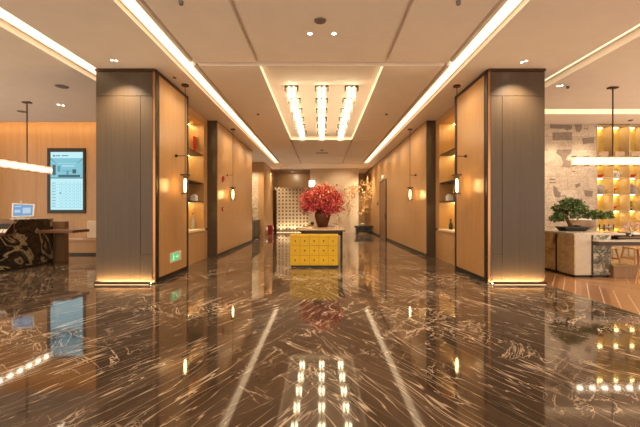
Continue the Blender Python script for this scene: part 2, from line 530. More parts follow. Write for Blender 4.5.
prints = [[(550, 124.5), (572, 125), (572, 129), (550, 128.5)],
          [(552.5, 132.5), (572, 132), (572, 140.2), (552.5, 140.2)],
          [(574.5, 124.5), (582, 124.5), (582, 129), (579, 132.5), (576, 131)],
          [(557, 149.5), (571.5, 149.5), (571.5, 153), (567, 156.5), (566, 160), (571, 161), (570.5, 167.5), (561, 167), (563.5, 163), (561, 157), (556, 153)],
          [(553, 186), (557, 187.5), (558, 191), (561, 192.5), (559.5, 197.5), (555, 197), (553.5, 192)],
          [(584, 160), (590, 158), (592, 163), (587, 166)], [(575, 184.5), (580, 183), (580.5, 186), (576, 188)],
          [(582, 138), (594, 137), (594, 143), (583, 144)], [(584, 190), (593, 191), (592, 197), (585, 196)]]
for i, pl in enumerate(prints):
    MB().prism([mp(*p) for p in pl], 'y', MAPY - .004, MAPY).build('map_print', 'print_grey', o)
mb = MB()
for (px, py, n) in ((565, 130, 5), (584, 129.3, 4), (560, 196.5, 6), (549, 180, 6), (549, 183, 6), (572, 172, 3)):
    for k in range(n):
        a, c = mp(px + k * 1.1, py)
        mb.box(a, a + .024, MAPY - .003, MAPY, c, c + rng.uniform(.02, .045))
mb.build('map_lettering', 'print_dark', o)

# corridor: left
mir = lambda s, x: s * x


def pillar(s, label):
    """s=-1 left, +1 right. Front 1.09 wide, side panel faces the corridor."""
    X0, X1 = (4.17, 3.055) if s < 0 else (4.13, 3.06)
    Y0, Y1 = 6.66, 8.26
    p = thing('pillar', (s * (X0 + X1) / 2, (Y0 + Y1) / 2, 0), label, 'pillar', kind='structure')
    MB().box(s * (X0 - .015), s * (X1 + .012), Y0 + .02, Y1, 0.0, CZ).build('core', 'black_metal', p)
    fx1 = X1 + .075
    vj = X0 - (X0 - X1) * .735
    mb = MB(); g = .004
    mb.box(s * X0, s * fx1, Y0, Y0 + .03, 3.48 + g, 3.93)
    mb.box(s * X0, s * (vj + g), Y0, Y0 + .03, .06, 3.48 - g)
    mb.box(s * (vj - g), s * fx1, Y0, Y0 + .03, .54 + g, 3.48 - g)
    mb.box(s * (vj + .0), s * fx1, Y0, Y0 + .03, .06, .54 - g)
    mb.box(s * X0, s * (X0 - .02), Y0 + .03, Y1, .0, 3.93)
    mb.build('front_panel', 'bronze_panel', p)
    MB().box(s * (X0 + .01), s * (X1 + .03), Y0 - .02, Y0 + .05, 3.935, CZ).build('cap', 'dark_bronze', p)
    MB().box(s * (fx1 - .006), s * (X1 + .022), Y0 + .004, Y0 + .034, .04, 3.96).build('edge_trim', 'copper_trim', p)
    b = MB()
    b.box(s * (X0 - .01), s * fx1, Y0 - .085, Y0 + .02, 0, .018); b.box(s * (X0 - .01), s * fx1, Y0 - .085, Y0 - .070, .018, .055)
    b = b.build('plinth', 'dark_bronze', p)
    MB().box(s * (X0 - .02), s * (fx1 + .01), Y0 - .066, Y0 - .030, .018, .024).build('plinth_light', 'base_glow', b)
    MB().box(s * (X0 - .03), s * (fx1 + .02), Y0 - .092, Y0 - .086, .002, .008).build('plinth_leak_glow', 'floor_line', b)  # glowing strip stands in for light leaking onto the floor
    MB().box(s * (X1 + .012), s * X1, Y0 + .13, Y1 - .10, .10, 3.90).build('side_panel', 'wood_panel', p)
    MB().box(s * (X1 + .012), s * (X1 - .004), Y1 - .085, Y1, 0, CZ - .01).build('side_frame', 'black_metal', p)
    MB().box(s * (X1 + .012), s * (X1 - .004), Y0 + .05, Y1 - .085, 0, .075).build('skirting', 'black_metal', p)
    MB().box(s * (X1 + .012), s * (X1 + .002), Y0 + .05, Y1 - .085, 3.92, CZ - .01).build('head_trim', 'dark_bronze', p)


pillar(-1, 'left dark bronze-clad pillar with glowing base, on the desk side')
pillar(1, 'right dark bronze-clad pillar with glowing base, on the tea area side')


def niche(s, label):
    X, XB = 3.31, 3.80
    Y0, Y1, Y2 = 8.28, 10.12, 10.44
    t = thing('display_niche', (s * 3.6, 9.35, 0), label, 'niche', kind='structure')
    MB().box(s * (XB + .02), s * X, Y0, Y2, 0, .80).build('base_panel', 'wood_panel', t)
    MB().box(s * (XB + .02), s * (X - .03), Y0, Y1 + .04, .80, .85).build('ledge', 'cream_lattice', t)
    MB().box(s * XB, s * (XB + .03), Y0, Y2, .85, CZ).build('back_panel', 'gold_back', t)
    MB().box(s * (XB + .02), s * X, Y1, Y2, .85, CZ - .005).build('post', 'wood_panel', t)
    MB().box(s * (XB + .02), s * X, Y0, Y0 + .08, .85, CZ - .005).build('post', 'wood_panel', t)
    MB().box(s * (XB + .02), s * X, Y0 + .08, Y1, 3.78, CZ - .005).build('header', 'wood_panel', t)
    for z in (2.93, 2.14, 1.62):
        sh = MB().box(s * XB, s * (X + .02), Y0 + .08, Y1, z - .03, z).build('shelf', 'desk_brown', t)
        if z != 2.14:
            MB().box(s * (XB - .06), s * (XB - .09), Y0 + .12, Y1 - .05, z - .042, z - .031).build('shelf_light', 'niche_glow', sh)
    MB().box(s * (XB - .06), s * (XB - .09), Y0 + .12, Y1 - .05, 3.765, 3.779).build('top_light', 'niche_glow', t)
    return t


niche(-1, 'lit wall niche with shelves behind the left pillar')
niche(1, 'lit wall niche with shelves behind the right pillar')


def long_wall(s, Y0, Y1, X, name, label):
    t = thing(name, (s * (X + .4), (Y0 + Y1) / 2, 0), label, 'wall', kind='structure')
    MB().box(s * (X + 1.2), s * (X + .012), Y0 + .01, Y1, 0, CZ).build('core', 'black_metal', t)
    mb = MB(); n = max(1, round((Y1 - Y0 - .04) / 1.3)); w = (Y1 - Y0 - .04) / n
    for i in range(n):
        a = Y0 + .04 + i * w
        mb.box(s * (X + .012), s * X, a, a + w - .003, .09, 1.05)
        mb.box(s * (X + .012), s * X, a, a + w - .003, 1.053, CZ - .03)
    mb.build('wood_panels', 'wood_panel', t)
    MB().box(s * (X + .3), s * (X + .02), Y0, Y0 + .02, .62, CZ - .02).build('end_panel', 'bronze_panel', t)
    MB().box(s * (X + .3), s * (X + .02), Y0, Y0 + .02, .0, .61).build('end_panel', 'bronze_panel', t)
    MB().box(s * (X + .012), s * (X - .004), Y0, Y1, 0, .07).build('skirting', 'black_metal', t)
    return t


long_wall(-1, 10.46, 15.7, 3.03, 'wall_corridor_left', 'left wooden corridor wall behind the shelf niche')
long_wall(1, 10.46, BY, 3.05, 'wall_corridor_right', 'long right wooden corridor wall with a dark doorway')
# left recess and the far left corridor
struct(MB().box(-5.0, -3.12, 19.4, 19.6, 0, 3.45).build('wall_stone', 'stone_wall'), 'pale mottled stone wall in the left recess', 'wall')
struct(MB().box(-5.0, -3.12, 19.38, 19.6, 3.45, CZ).build('trim_1', 'wood_panel'), 'wooden header above the mottled stone wall', 'trim')
t = thing('wall_far_left', (-3.3, 22.5, 0), 'far left wooden corridor wall past the stone recess', 'wall', kind='structure')
mb = MB(); a = 19.36
while a < BY - .1:
    mb.box(-3.4, -3.1, a, min(a + 1.24, BY) - .004, .07, CZ); a += 1.24
mb.box(-3.4, -3.105, 19.37, BY, 0, CZ)
mb.build('wood_panels', 'wood_panel', t)
# end walls
struct(MB().box(-4, 4, BY, BY + .2, 0, CZ).build('wall_back', 'wood_panel'), 'dark wooden wall at the far end of the hall', 'wall')
mb = MB(); cw0, cw1 = wx(310, 22.3), wx(358.5, 22.3)
mb.box(cw0, cw1, 22.3, 22.6, 0, CZ - .001)
struct(mb.build('wall_centre', 'cream_paint'), 'plain cream wall at the end of the corridor', 'wall')


def doorway(name, s, X, Y0, Y1, zt, label):
    t = thing(name, (s * X, (Y0 + Y1) / 2, 0), label, 'door', kind='structure')
    MB().box(s * (X - .01), s * (X - .006 - .02), Y0, Y1, 0.0, zt).build('door_leaf', 'wood_red', t)
    mb = MB()
    mb.box(s * X, s * (X - .04), Y0 - .07, Y0, 0, zt + .07); mb.box(s * X, s * (X - .04), Y1, Y1 + .07, 0, zt + .07)
    mb.box(s * X, s * (X - .04), Y0, Y1, zt, zt + .07)
    mb.build('door_frame', 'black_metal', t)
    MB().cyl((s * (X - .035), Y0 + .1, .95), (s * (X - .035), Y0 + .1, 1.25), .012).build('door_handle', 'dark_bronze', t)


doorway('door_1', 1, 3.05, 16.95, 18.6, 2.80, 'dark doorway in the right corridor wall under an exit light')
doorway('door_2', -1, 3.10, 23.2, 24.7, 2.60, 'dark doorway in the far left wall beside the lattice')

# lattice screen
lx0, lx1, LY, lzt = wx(276.6, 22.6), cw0 - .02, 22.62, 2.97
mb = MB(); p = .222; hw = .05
n = int((lx1 - lx0) / p)
xsn = [lx0 + hw + i * p for i in range(n + 1)]
zsn = [.12 + i * p for i in range(int((lzt - .12) / p) + 1)]
for x in xsn: mb.box(x - hw, x + hw, LY, LY + .05, 0, zsn[-1] + hw)
for z in zsn: mb.box(xsn[0] - hw, xsn[-1] + hw, LY, LY + .05, z - hw, z + hw)
t = thing('lattice_screen', ((lx0 + lx1) / 2, LY, 0), 'cream lattice screen with square holes at the far end', 'screen')
mb.build('lattice', 'cream_lattice', t)
MB().box(xsn[0] - hw, xsn[-1] + hw, LY + .16, LY + .19, 0, zsn[-1] + hw).build('shade_backing', 'wood_red', t)  # dark sheet added so the lattice holes stay shaded
MB().box(lx0, xsn[-1], LY - .05, LY - .02, 0, .02).build('floor_light', 'floor_line', t)

# ------------------------------------------------------------------ ceiling crystals (3 rows of 6)
rows_x = (-.66, 0.005, .66)
ys6 = (7.92, 8.79, 9.68, 10.57, 11.45, 12.35)
c0 = thing('crystal_lamp', (0, 0, 0), '', 'lamp', 'crystal lamps in the sunken ceiling panel')
ztop = CZ + .12
b = MB(); b.box(-.15, .15, -.045, .045, -.025, 0.); b.box(-.15, -.125, -.045, .045, -.11, -.02); b.box(.125, .15, -.045, .045, -.11, -.02)
b.build('bracket', 'dark_bronze', c0, bevel=.003)
for sx in (-1, 1):
    q = MB().box(sx * .05 - .044, sx * .05 + .044, -.045, .045, -.34, -.03).build('crystal_block', 'lit_crystal', c0)
    m = MB(); m.lathe([(0, -.27), (.018, -.26), (.024, -.235), (.024, -.16), (.012, -.14), (.010, -.03)], (sx * .05, 0, 0), 12)
    m.build('bulb', 'crystal_glow', q, smooth=True)
rn = ('left', 'middle', 'right'); kn = ('nearest', 'second nearest', 'third nearest', 'third farthest', 'second farthest', 'farthest')
first = True
for i, x in enumerate(rows_x):
    for j, y in enumerate(ys6):
        lab = '%s crystal lamp of the %s row in the sunken ceiling panel' % (kn[j], rn[i])
        if first:
            c0.location = (x, y, ztop); c0['label'] = lab; first = False
        else: place_copy(c0, (x, y, ztop), lab)

# ------------------------------------------------------------------ wall pendants in the corridor


def wall_pendant(s, Y, label):
    X = 2.84; XW = 3.05
    t = thing('wall_pendant', (s * XW, Y, 1.6), label, 'lamp', 'glass pendant lamps along the corridor walls')
    MB().cyl((s * X, Y, CZ - .03), (s * X, Y, CZ), .075, n=20).build('ceiling_rose', 'dark_bronze', t)
    MB().cyl((s * X, Y, 2.11), (s * X, Y, CZ - .03), .007, n=8).build('rod', 'dark_bronze', t)
    m = MB().cyl((s * X, Y, 2.50), (s * (XW - .01), Y, 2.50), .008, n=8)
    m.ball((s * (XW - .03), Y, 2.50), .032); m.build('arm', 'dark_bronze', t, smooth=True)
    m = MB().cyl((s * X, Y, 2.09), (s * X, Y, 2.11), .10, n=24); m.cyl((s * X, Y, 2.02), (s * X, Y, 2.09), .035, n=16)
    m.build('lamp_cap', 'dark_bronze', t)
    m = MB(); m.lathe([(.07, 2.09), (.07, 1.62), (.0, 1.60)], (s * X, Y, 0), 24); m.build('glass_shade', 'clear_glass', t, smooth=True)
    MB().cyl((s * X, Y, 1.70), (s * X, Y, 1.715), .082, n=24).build('lamp_ring', 'dark_bronze', t)
    m = MB(); m.lathe([(.0, 1.74), (.016, 1.76), (.024, 1.86), (.022, 1.96), (.012, 2.02)], (s * X, Y, 0), 14); m.build('bulb', 'bulb_glow', t, smooth=True)


wall_pendant(-1, 7.5, 'glass pendant lamp hanging by the left pillar side panel')
wall_pendant(1, 7.55, 'glass pendant lamp hanging by the right pillar side panel')
wall_pendant(-1, 11.55, 'glass pendant lamp by the left corridor wall, between red alarms and recess')
wall_pendant(1, 11.55, 'glass pendant lamp by the right corridor wall, past the shelf niche')

# ------------------------------------------------------------------ linear crystal pendants


def linear_pendant(p0, dirv, n, L, rods, z, label):
    d = Vector(dirv); sd = Vector((-d.y, d.x, 0))
    P = Vector((*p0, z))
    mid = P + d * (n * L / 2)
    t = thing('linear_pendant', (mid.x, mid.y, z), label, 'lamp', 'long crystal pendant lamps')

    def bx(m, a0, a1, w, z0, z1, mi=0):
        c = [P + d * a0 + sd * w, P + d * a1 + sd * w, P + d * a1 - sd * w, P + d * a0 - sd * w]
        m.add([(q.x, q.y, zz) for zz in (z0, z1) for q in c], [(3, 2, 1, 0), (4, 5, 6, 7), (0, 1, 5, 4), (1, 2, 6, 5), (2, 3, 7, 6), (3, 0, 4, 7)], mi)
        return m
    for i in range(n):
        q = bx(MB(), i * L + .006, (i + 1) * L - .006, .055, z - .075, z + .075).build('crystal_block', 'lit_pendant', t)
        bx(MB(), i * L + .08, (i + 1) * L - .08, .03, z - .03, z + .03).build('bulb', 'pendant_glow', q, bevel=.012)
        bx(MB(), i * L + .002, (i + 1) * L - .002, .07, z - .105, z + .10).build('glass_sleeve', 'clear_glass', q)
    m = MB()
    for i in range(n + 1):
        for zz in (z - .105, z + .088):
            bx(m, max(0, i * L - .012), min(n * L, i * L + .012), .075, zz, zz + .017)
    m.build('clips', 'copper_trim', t)
    for a in rods:
        q = P + d * a
        MB().cyl((q.x, q.y, z + .10), (q.x, q.y, CZ - .02), .014, n=10).build('rod', 'dark_bronze', t)
        MB().box(q.x - .09, q.x + .09, q.y - .05, q.y + .05, CZ - .03, CZ).build('ceiling_plate', 'dark_bronze', t)


linear_pendant((-7.1, 9.42), (0, -1, 0), 15, .27, (.74, 3.3), 2.41, 'long glowing crystal pendant above the reception desk')
linear_pendant((5.36, 7.65), (1, 0, 0), 16, .265, (.83, 3.4), 2.41, 'long glowing crystal pendant above the tea counter')

# ------------------------------------------------------------------ small ceiling fittings


def downlight(px, py, label, r=.04, z=CZ):
    r *= 1.25
    Y = F * (z - H) / (VY - py); X = wx(px, Y)
    t = thing('downlight', (X, Y, z), label, 'light', 'recessed ceiling downlights')
    m = MB(); m.lathe([(r * .62, -.004), (r, -.006), (r, 0), (r * .62, 0)], (X, Y, z), 20); m.build('ring', 'white_plastic', t)
    MB().cyl((X, Y, z - .003), (X, Y, z - .001), r * .66, n=16).build('lamp_disc', 'downlight_glow', t)


downlight(310, 33.5, 'left downlight of the pair near the round ceiling speaker')
downlight(334, 33.5, 'right downlight of the pair near the round ceiling speaker')
downlight(111.8, 60, 'left one of two tiny downlights above the left pillar', .028)
downlight(116.2, 60.6, 'right one of two tiny downlights above the left pillar', .028)
downlight(522, 62.2, 'left one of two tiny downlights above the right pillar', .028)
downlight(526.2, 60.8, 'right one of two tiny downlights above the right pillar', .028)
downlight(58.7, 104.6, 'left one of two tiny downlights over the reception desk', .035)
downlight(63, 105.4, 'right one of two tiny downlights over the reception desk', .035)
downlight(558, 86, 'left one of two tiny downlights over the tea counter', .03)
downlight(562, 85.4, 'right one of two tiny downlights over the tea counter', .03)


def ceiling_disc(px, py, r, mat, name, label, cat, h=.02, z=CZ):
    Y = F * (z - H) / (VY - py); X = wx(px, Y)
    m = MB(); m.lathe([(r * .6, -h), (r * .9, -h * .8), (r, 0.)], (X, Y, z), 24)
    tag(m.build(name, mat, origin=(X, Y, z), smooth=True), label, cat)


ceiling_disc(320.3, 20.3, .085, 'grey_plastic', 'ceiling_speaker', 'round grey ceiling speaker in the middle of the ceiling', 'speaker')
ceiling_disc(62, 86.5, .13, 'grey_plastic', 'ceiling_speaker', 'round grey ceiling speaker over the reception side', 'speaker', .012)
ceiling_disc(22, 111.5, .11, 'grey_plastic', 'ceiling_speaker', 'grey ceiling speaker near the left pendant rod', 'speaker', .012)
ceiling_disc(174.5, 77, .035, 'grey_plastic', 'smoke_detector', 'small detector on the ceiling beside the left pillar', 'detector', .03)
ceiling_disc(568, 86.2, .03, 'grey_plastic', 'smoke_detector', 'small detector on the ceiling above the tea counter', 'detector', .05)
ceiling_disc(630.5, 120, .06, 'grey_plastic', 'smoke_detector', 'small detector on the ceiling above the gold shelves', 'detector', .03)
ceiling_disc(258, 114, .04, 'grey_plastic', 'sprinkler', 'small sprinkler left of the sunken ceiling panel', 'sprinkler', .03)
ceiling_disc(386.5, 114, .04, 'grey_plastic', 'sprinkler', 'small sprinkler right of the sunken ceiling panel', 'sprinkler', .03)
ceiling_disc(181, 1.2, .03, 'grey_plastic', 'sprinkler', 'sprinkler at the top of the view, left of centre panels', 'sprinkler', .05)
ceiling_disc(458.5, 1.2, .03, 'grey_plastic', 'sprinkler', 'sprinkler at the top of the view, right of centre panels', 'sprinkler', .05)
ceiling_disc(322, 150, .07, 'grey_plastic', 'smoke_detector', 'round detector past the far end of the sunken panel', 'detector', .03)
Yv = 22.0
for X0, lab in ((wx(284, 21.5), 'slim air vent in the ceiling before the lattice screen'), (wx(322, 15.6), 'slim air vent in the ceiling beyond the sunken panel')):
    Yv = 21.5 if X0 < -1 else 16.3
    t = thing('air_vent', (X0, Yv, CZ), lab, 'vent')
    m = MB(); m.box(X0 - .3, X0 + .3, Yv - .12, Yv + .12, CZ - .006, CZ)
    m.build('frame', 'ceiling_paint', t)
    m = MB()
    for k in range(7): m.box(X0 - .27, X0 + .27, Yv - .10 + k * .03, Yv - .09 + k * .03, CZ - .009, CZ - .006)
    m.build('slats', 'grey_plastic', t)

# ------------------------------------------------------------------ signs and alarms
# evacuation sign low on the left pillar side panel
sy0, sy1, sz0, sz1, SXW = 7.25, 7.80, .30, .50, -3.055
t = thing('exit_sign', (SXW, 7.5, .3), 'green lit exit sign low on the left pillar side panel', 'sign')
MB().box(SXW, SXW + .02, sy0, sy1, sz0, sz1).build('case', 'white_plastic', t, bevel=.004)
pn = MB().box(SXW + .02, SXW + .024, sy0 + .02, sy0 + .40, sz0 + .02, sz1 - .02).build('panel', 'exit_green', t)
m = MB(); a = sy0 + .09; q0, q1 = SXW + .024, SXW + .026
m.cyl((q0, a + .045, .452), (q1, a + .045, .452), .014, n=12)
for pl in ([(a + .01, .435), (a + .035, .442), (a + .05, .385), (a + .025, .375)], [(a + .03, .43), (a + .085, .415), (a + .08, .403), (a + .035, .41)],
           [(a + .03, .39), (a + .05, .385), (a + .085, .352), (a + .075, .34), (a + .04, .368)], [(a + .025, .38), (a + .04, .375), (a + .005, .33), (a - .03, .335), (a - .028, .345), (a, .343)]):
    m.prism(pl, 'x', q0, q1)
a = sy0 + .24
m.prism([(a + .0, .39), (a + .08, .39), (a + .08, .365), (a + .13, .40), (a + .08, .435), (a + .08, .41), (a, .41)], 'x', q0, q1)
m.build('pictogram', 'exit_white', pn)


def exit_light(X, Y, z, s, label):
    t = thing('exit_light', (X, Y, z), label, 'sign', 'exit lights above the dark doorways')
    MB().box(X, X - s * .05, Y - .2, Y + .2, z, z + .2).build('case', 'white_plastic', t)
    MB().box(X - s * .05, X - s * .056, Y - .17, Y + .17, z + .03, z + .17).build('panel', 'exit_white', t)


exit_light(3.05, 17.8, 2.93, 1, 'lit exit light above the doorway in the right corridor wall')
exit_light(-3.10, 23.9, 2.75, -1, 'lit exit light above the doorway beside the lattice screen')

t = thing('fire_alarm', (-3.03, 11.03, 2.36), 'round red fire alarm high on the left corridor wall', 'alarm')
MB().cyl((-3.03, 11.03, 2.36), (-2.98, 11.03, 2.36), .065, n=20).build('bell', 'red_plastic', t, smooth=True)
MB().box(-3.03, -3.0, 10.99, 11.07, 2.24, 2.31).build('base_plate', 'red_plastic', t)
t = thing('call_point', (-3.03, 10.98, 1.4), 'red call point box below the round fire alarm', 'alarm')
MB().box(-3.03, -2.985, 10.93, 11.03, 1.34, 1.47).build('box', 'red_plastic', t, bevel=.005)
MB().box(-2.985, -2.982, 10.95, 11.01, 1.37, 1.43).build('glass_pane', 'white_plastic', t)
t = thing('wall_switch', (3.05, 19.5, 1.7), 'small dark switch plate beyond the right doorway', 'switch')
MB().box(3.05, 3.03, 19.35, 19.6, 1.66, 1.82).build('plate', 'black_metal', t)
MB().box(3.03, 3.025, 19.42, 19.53, 1.70, 1.78).build('button', 'grey_plastic', t)
t = thing('fire_cabinet', (-2.95, 21.0, 0), 'red fire extinguisher cabinet by the far left wall', 'cabinet')
MB().box(-3.09, -2.84, 20.85, 21.3, 0.02, .52).build('body', 'red_plastic', t, bevel=.01)
MB().box(-3.07, -2.86, 20.88, 21.27, 0.0, .02).build('foot', 'black_metal', t)
MB().box(-2.84, -2.832, 20.9, 21.25, .08, .47).build('door', 'red_lacquer', t)
t = thing('floor_marker_light', (-3.1, 20.3, .25), 'small white emergency light low on the far left wall', 'light')
MB().box(-3.1, -3.06, 20.12, 20.42, .25, .45).build('case', 'white_plastic', t)
MB().box(-3.06, -3.055, 20.15, 20.39, .28, .42).build('panel', 'exit_white', t)
# white wall lamp beside the lattice
X0 = wx(310, 22.25)
t = thing('wall_lamp', (X0, 22.28, 2.8), 'white square wall lamp above the red bouquet', 'lamp')
MB().box(X0 + .02, X0 + .28, 22.24, 22.30, 2.80, 3.2).build('back_plate', 'white_plastic', t)
MB().box(X0 - .06, X0 + .30, 22.08, 22.24, 2.85, 3.22).build('shade', 'sconce_glow', t, bevel=.02)

# ------------------------------------------------------------------ chest and table
CHY = 8.6
cx0, cx1 = wx(290, CHY), wx(338.3, CHY)
zb, zt = .05, wz(235.3, CHY)
t = thing('drawer_chest', ((cx0 + cx1) / 2, CHY + .25, 0), 'yellow lacquered chest of fifteen small drawers in front of table', 'chest')
MB().box(cx0 + .02, cx1 - .02, CHY + .03, CHY + .5, 0, zb).build('plinth', 'black_metal', t)
MB().box(cx0, cx1, CHY + .012, CHY + .54, zb, zt - .02).build('body', 'yellow_lacquer_dark', t, bevel=.003)
MB().box(cx0 - .01, cx1 + .01, CHY - .005, CHY + .55, zt - .02, zt).build('top', 'yellow_lacquer', t, bevel=.003)
m = MB(); m.box(cx0, cx0 + .014, CHY, CHY + .02, zb, zt - .02); m.box(cx1 - .014, cx1, CHY, CHY + .02, zb, zt - .02); m.box(cx0, cx1, CHY, CHY + .02, zb, zb + .014)
m.build('rim', 'yellow_lacquer', t)
dw = (cx1 - cx0 - .028) / 5; dh = (zt - .02 - zb - .014) / 3
for i in range(5):
    for j in range(3):
        a = cx0 + .014 + i * dw; c = zb + .014 + j * dh
        d = MB().box(a + .004, a + dw - .004, CHY - .002, CHY + .02, c + .004, c + dh - .004).build('drawer', 'yellow_lacquer', t, bevel=.003)
        m = MB(); m.cyl((a + dw / 2, CHY - .012, c + dh / 2), (a + dw / 2, CHY - .002, c + dh / 2), .014, n=12)
        m.ball((a + dw / 2, CHY - .018, c + dh / 2 + .0), .017, 10, 6); m.build('knob', 'dark_bronze', d, smooth=True)
TY0, TY1, TZ = 9.2, 11.5, .875
tx0, tx1 = wx(299, TY0), wx(345, TY0)
t = thing('side_table', (0, 10.3, 0), 'black framed table with tan top carrying the vase', 'table')
MB().box(tx0, tx1, TY0, TY1, TZ - .035, TZ).build('tabletop', 'table_top', t, bevel=.004)
MB().box(tx0 - .005, tx1 + .005, TY0 - .005, TY1 + .005, TZ - .05, TZ - .02).build('edge_band', 'black_metal', t)
m = MB(); ax0, ax1 = tx0 + .055, tx1 - .06
m.box(ax0, ax1, TY0 + .03, TY0 + .06, TZ - .15, TZ - .05); m.box(ax0, ax1, TY1 - .06, TY1 - .03, TZ - .15, TZ - .05)
m.box(ax0, ax0 + .03, TY0 + .06, TY1 - .06, TZ - .15, TZ - .05); m.box(ax1 - .03, ax1, TY0 + .06, TY1 - .06, TZ - .15, TZ - .05)
m.build('apron', 'black_metal', t)
for a in (ax0, ax1 - .055):
    for bb in (TY0 + .03, TY1 - .085):
        MB().box(a, a + .055, bb, bb + .055, 0, TZ - .05).build('leg', 'black_metal', t, bevel=.003)

# vase and bouquet
VYY = 10.7; vx = wx(322.5, VYY)
t = thing('vase', (vx, VYY, TZ), 'brown glazed urn vase on the tan table', 'vase')
prof = [(r_ * 1.07, z_) for r_, z_ in [(.0, 0), (.125, 0), (.135, .02), (.165, .10), (.205, .24), (.222, .34), (.218, .40), (.195, .44), (.175, .455), (.180, .47), (.192, .48), (.175, .48), (.155, .45), (.16, .40), (.0, .38)]]
MB().lathe(prof, (vx, VYY, TZ), 36).build('body', 'vase_bronze', t, smooth=True)
t = thing('bouquet', (vx, VYY, TZ + .42), 'large round bouquet of coral and red maple-leaf branches in the urn', 'flowers')
br = MB(); lf = MB(); bc = Vector((vx, VYY, TZ + .60)); rt = Vector((vx, VYY, TZ + .40))
for i in range(120):
    th = rng.uniform(0, 2 * math.pi); ph = math.acos(rng.uniform(-.42, 1))
    d = Vector((math.sin(ph) * math.cos(th), math.sin(ph) * math.sin(th), math.cos(ph)))
    ln = rng.uniform(.78, 1.04)
    tip = bc + Vector((d.x * .70, d.y * .62, d.z * (.69 if d.z > 0 else .62))) * ln
    r0 = rt + Vector((d.x, d.y, 0)) * .09
    md = r0.lerp(tip, .5) + Vector((0, 0, .16 if d.z < .5 else .05))
    pts = [r0, r0.lerp(md, .5) + Vector((0, 0, .03)), md, md.lerp(tip, .5) + Vector((0, 0, .03)), tip]
    br.tube(pts, [.007, .006, .005, .004, .002], 5)
    hgt = (tip.z - bc.z) / .74
    for k in range(60):
        f = rng.uniform(.30, 1.0) ** .7
        q = f * 4; a = int(min(3, q)); c = pts[a].lerp(pts[a + 1], q - a)
        c = c + Vector((rng.gauss(0, .05), rng.gauss(0, .05), rng.gauss(0, .045)))
        if c.z < TZ + .50 and (Vector((c.x - vx, c.y - VYY, 0)).length < .26): continue
        ld = Vector((rng.gauss(0, 1), rng.gauss(0, 1), rng.gauss(.1, .8)))
        u = rng.random() + .35 * hgt + .2 * (f - .6)
        mi = 2 if u < .42 else (1 if u < .74 else (0 if u < 1.02 else 3))
        lf.leaf(c, ld, (rng.gauss(0, 1), rng.gauss(0, 1), 1), rng.uniform(.05, .085), rng.uniform(.035, .055), mi)
br.build('branches', 'bark_red', t)
lf.build('leaves', ['leaf_coral', 'leaf_pink', 'leaf_red', 'leaf_pale'], t, recalc=False)

# small things on the table
Yq = 10.2
t = thing('booklet', (wx(304.5, Yq), Yq, TZ), 'white booklet lying at the left end of the tan table', 'book')
MB().box(wx(302, Yq), wx(312.5, Yq), Yq - .2, Yq + .2, TZ, TZ + .018).build('pages', 'paper_white', t)
MB().box(wx(302, Yq), wx(312.5, Yq), Yq - .2, Yq + .2, TZ + .018, TZ + .021).build('cover', 'paper_white', t)
Yq = 10.9
X0 = wx(310, Yq)
t = thing('ornament', (X0, Yq, TZ), 'small yellow and black ornament beside the urn', 'ornament')
m = MB(); m.lathe([(0, 0), (.07, 0), (.10, .035), (.105, .06), (.09, .06), (0, .03)], (X0, Yq, TZ), 20); m.build('bowl', 'yellow_lacquer', t, smooth=True)
m = MB(); m.ball((X0 + .07, Yq, TZ + .10), (.055, .05, .05)); m.cyl((X0 + .07, Yq, TZ + .06), (X0 + .07, Yq, TZ + .1), .02); m.build('lid_knob', 'black_metal', t, smooth=True)
Yq = 9.9
X0 = wx(337.2, Yq)
t = thing('tiered_stand', (X0, Yq, TZ), 'small beige tiered twig stand right of the urn', 'ornament')
m = MB(); m.cyl((X0, Yq, TZ), (X0, Yq, TZ + .30), .010, n=8); m.lathe([(.0, 0), (.05, 0), (.06, .05), (.045, .07), (0, .07)], (X0, Yq, TZ), 16)
m.build('stem', 'white_ceramic', t, smooth=True)
for zz, rr in ((.09, .105), (.155, .085), (.215, .06)):
    m = MB()
    for k in range(14):
        a = k / 14 * 2 * math.pi
        m.leaf((X0 + .01 * math.cos(a), Yq + .01 * math.sin(a), TZ + zz), (math.cos(a), math.sin(a), .35), (0, 0, 1), rr * 1.25, .034)
    m.build('leaf_ring', 'leaf_tan', t)
Yq = 11.1
t = thing('paper_box', (wx(331, Yq), Yq, TZ), 'flat white box behind the urn on the tan table', 'box')
MB().box(wx(327, Yq), wx(338, Yq), Yq - .12, Yq + .12, TZ, TZ + .045).build('body', 'paper_white', t)
MB().box(wx(327, Yq) - .003, wx(338, Yq) + .003, Yq - .123, Yq + .123, TZ + .045, TZ + .06).build('lid', 'white_ceramic', t)

# ------------------------------------------------------------------ far end: bench, golden branches
Yb = 21.1
bx0, bx1 = wx(355, Yb), wx(373, Yb)
t = thing('stone_bench', ((bx0 + bx1) / 2, Yb + .3, 0), 'black stone bench at the end of the corridor', 'bench')
MB().box(bx0, bx1, Yb, Yb + .6, .36, .48).build('seat', 'black_stone', t, bevel=.01)
for a in (bx0 + .06, bx1 - .22): MB().box(a, a + .16, Yb + .05, Yb + .55, 0, .36).build('leg', 'black_stone', t)
MB().box(bx0 + .22, bx1 - .22, Yb + .08, Yb + .52, .08, .36).build('core', 'black_stone', t)
X0 = wx(363, Yb)
t = thing('white_bowl', (X0, Yb + .3, .48), 'small white bowl on the black stone bench', 'bowl')
m = MB(); m.lathe([(0, 0), (.07, 0), (.08, .01), (.14, .08), (.15, .10), (.13, .09), (.0, .03)], (X0, Yb + .3, .48), 20); m.build('body', 'white_ceramic', t, smooth=True)
m = MB(); m.ball((X0 - .03, Yb + .3, .57), .05); m.ball((X0 + .05, Yb + .28, .56), .04); m.build('filling', 'white_plastic', t, smooth=True)

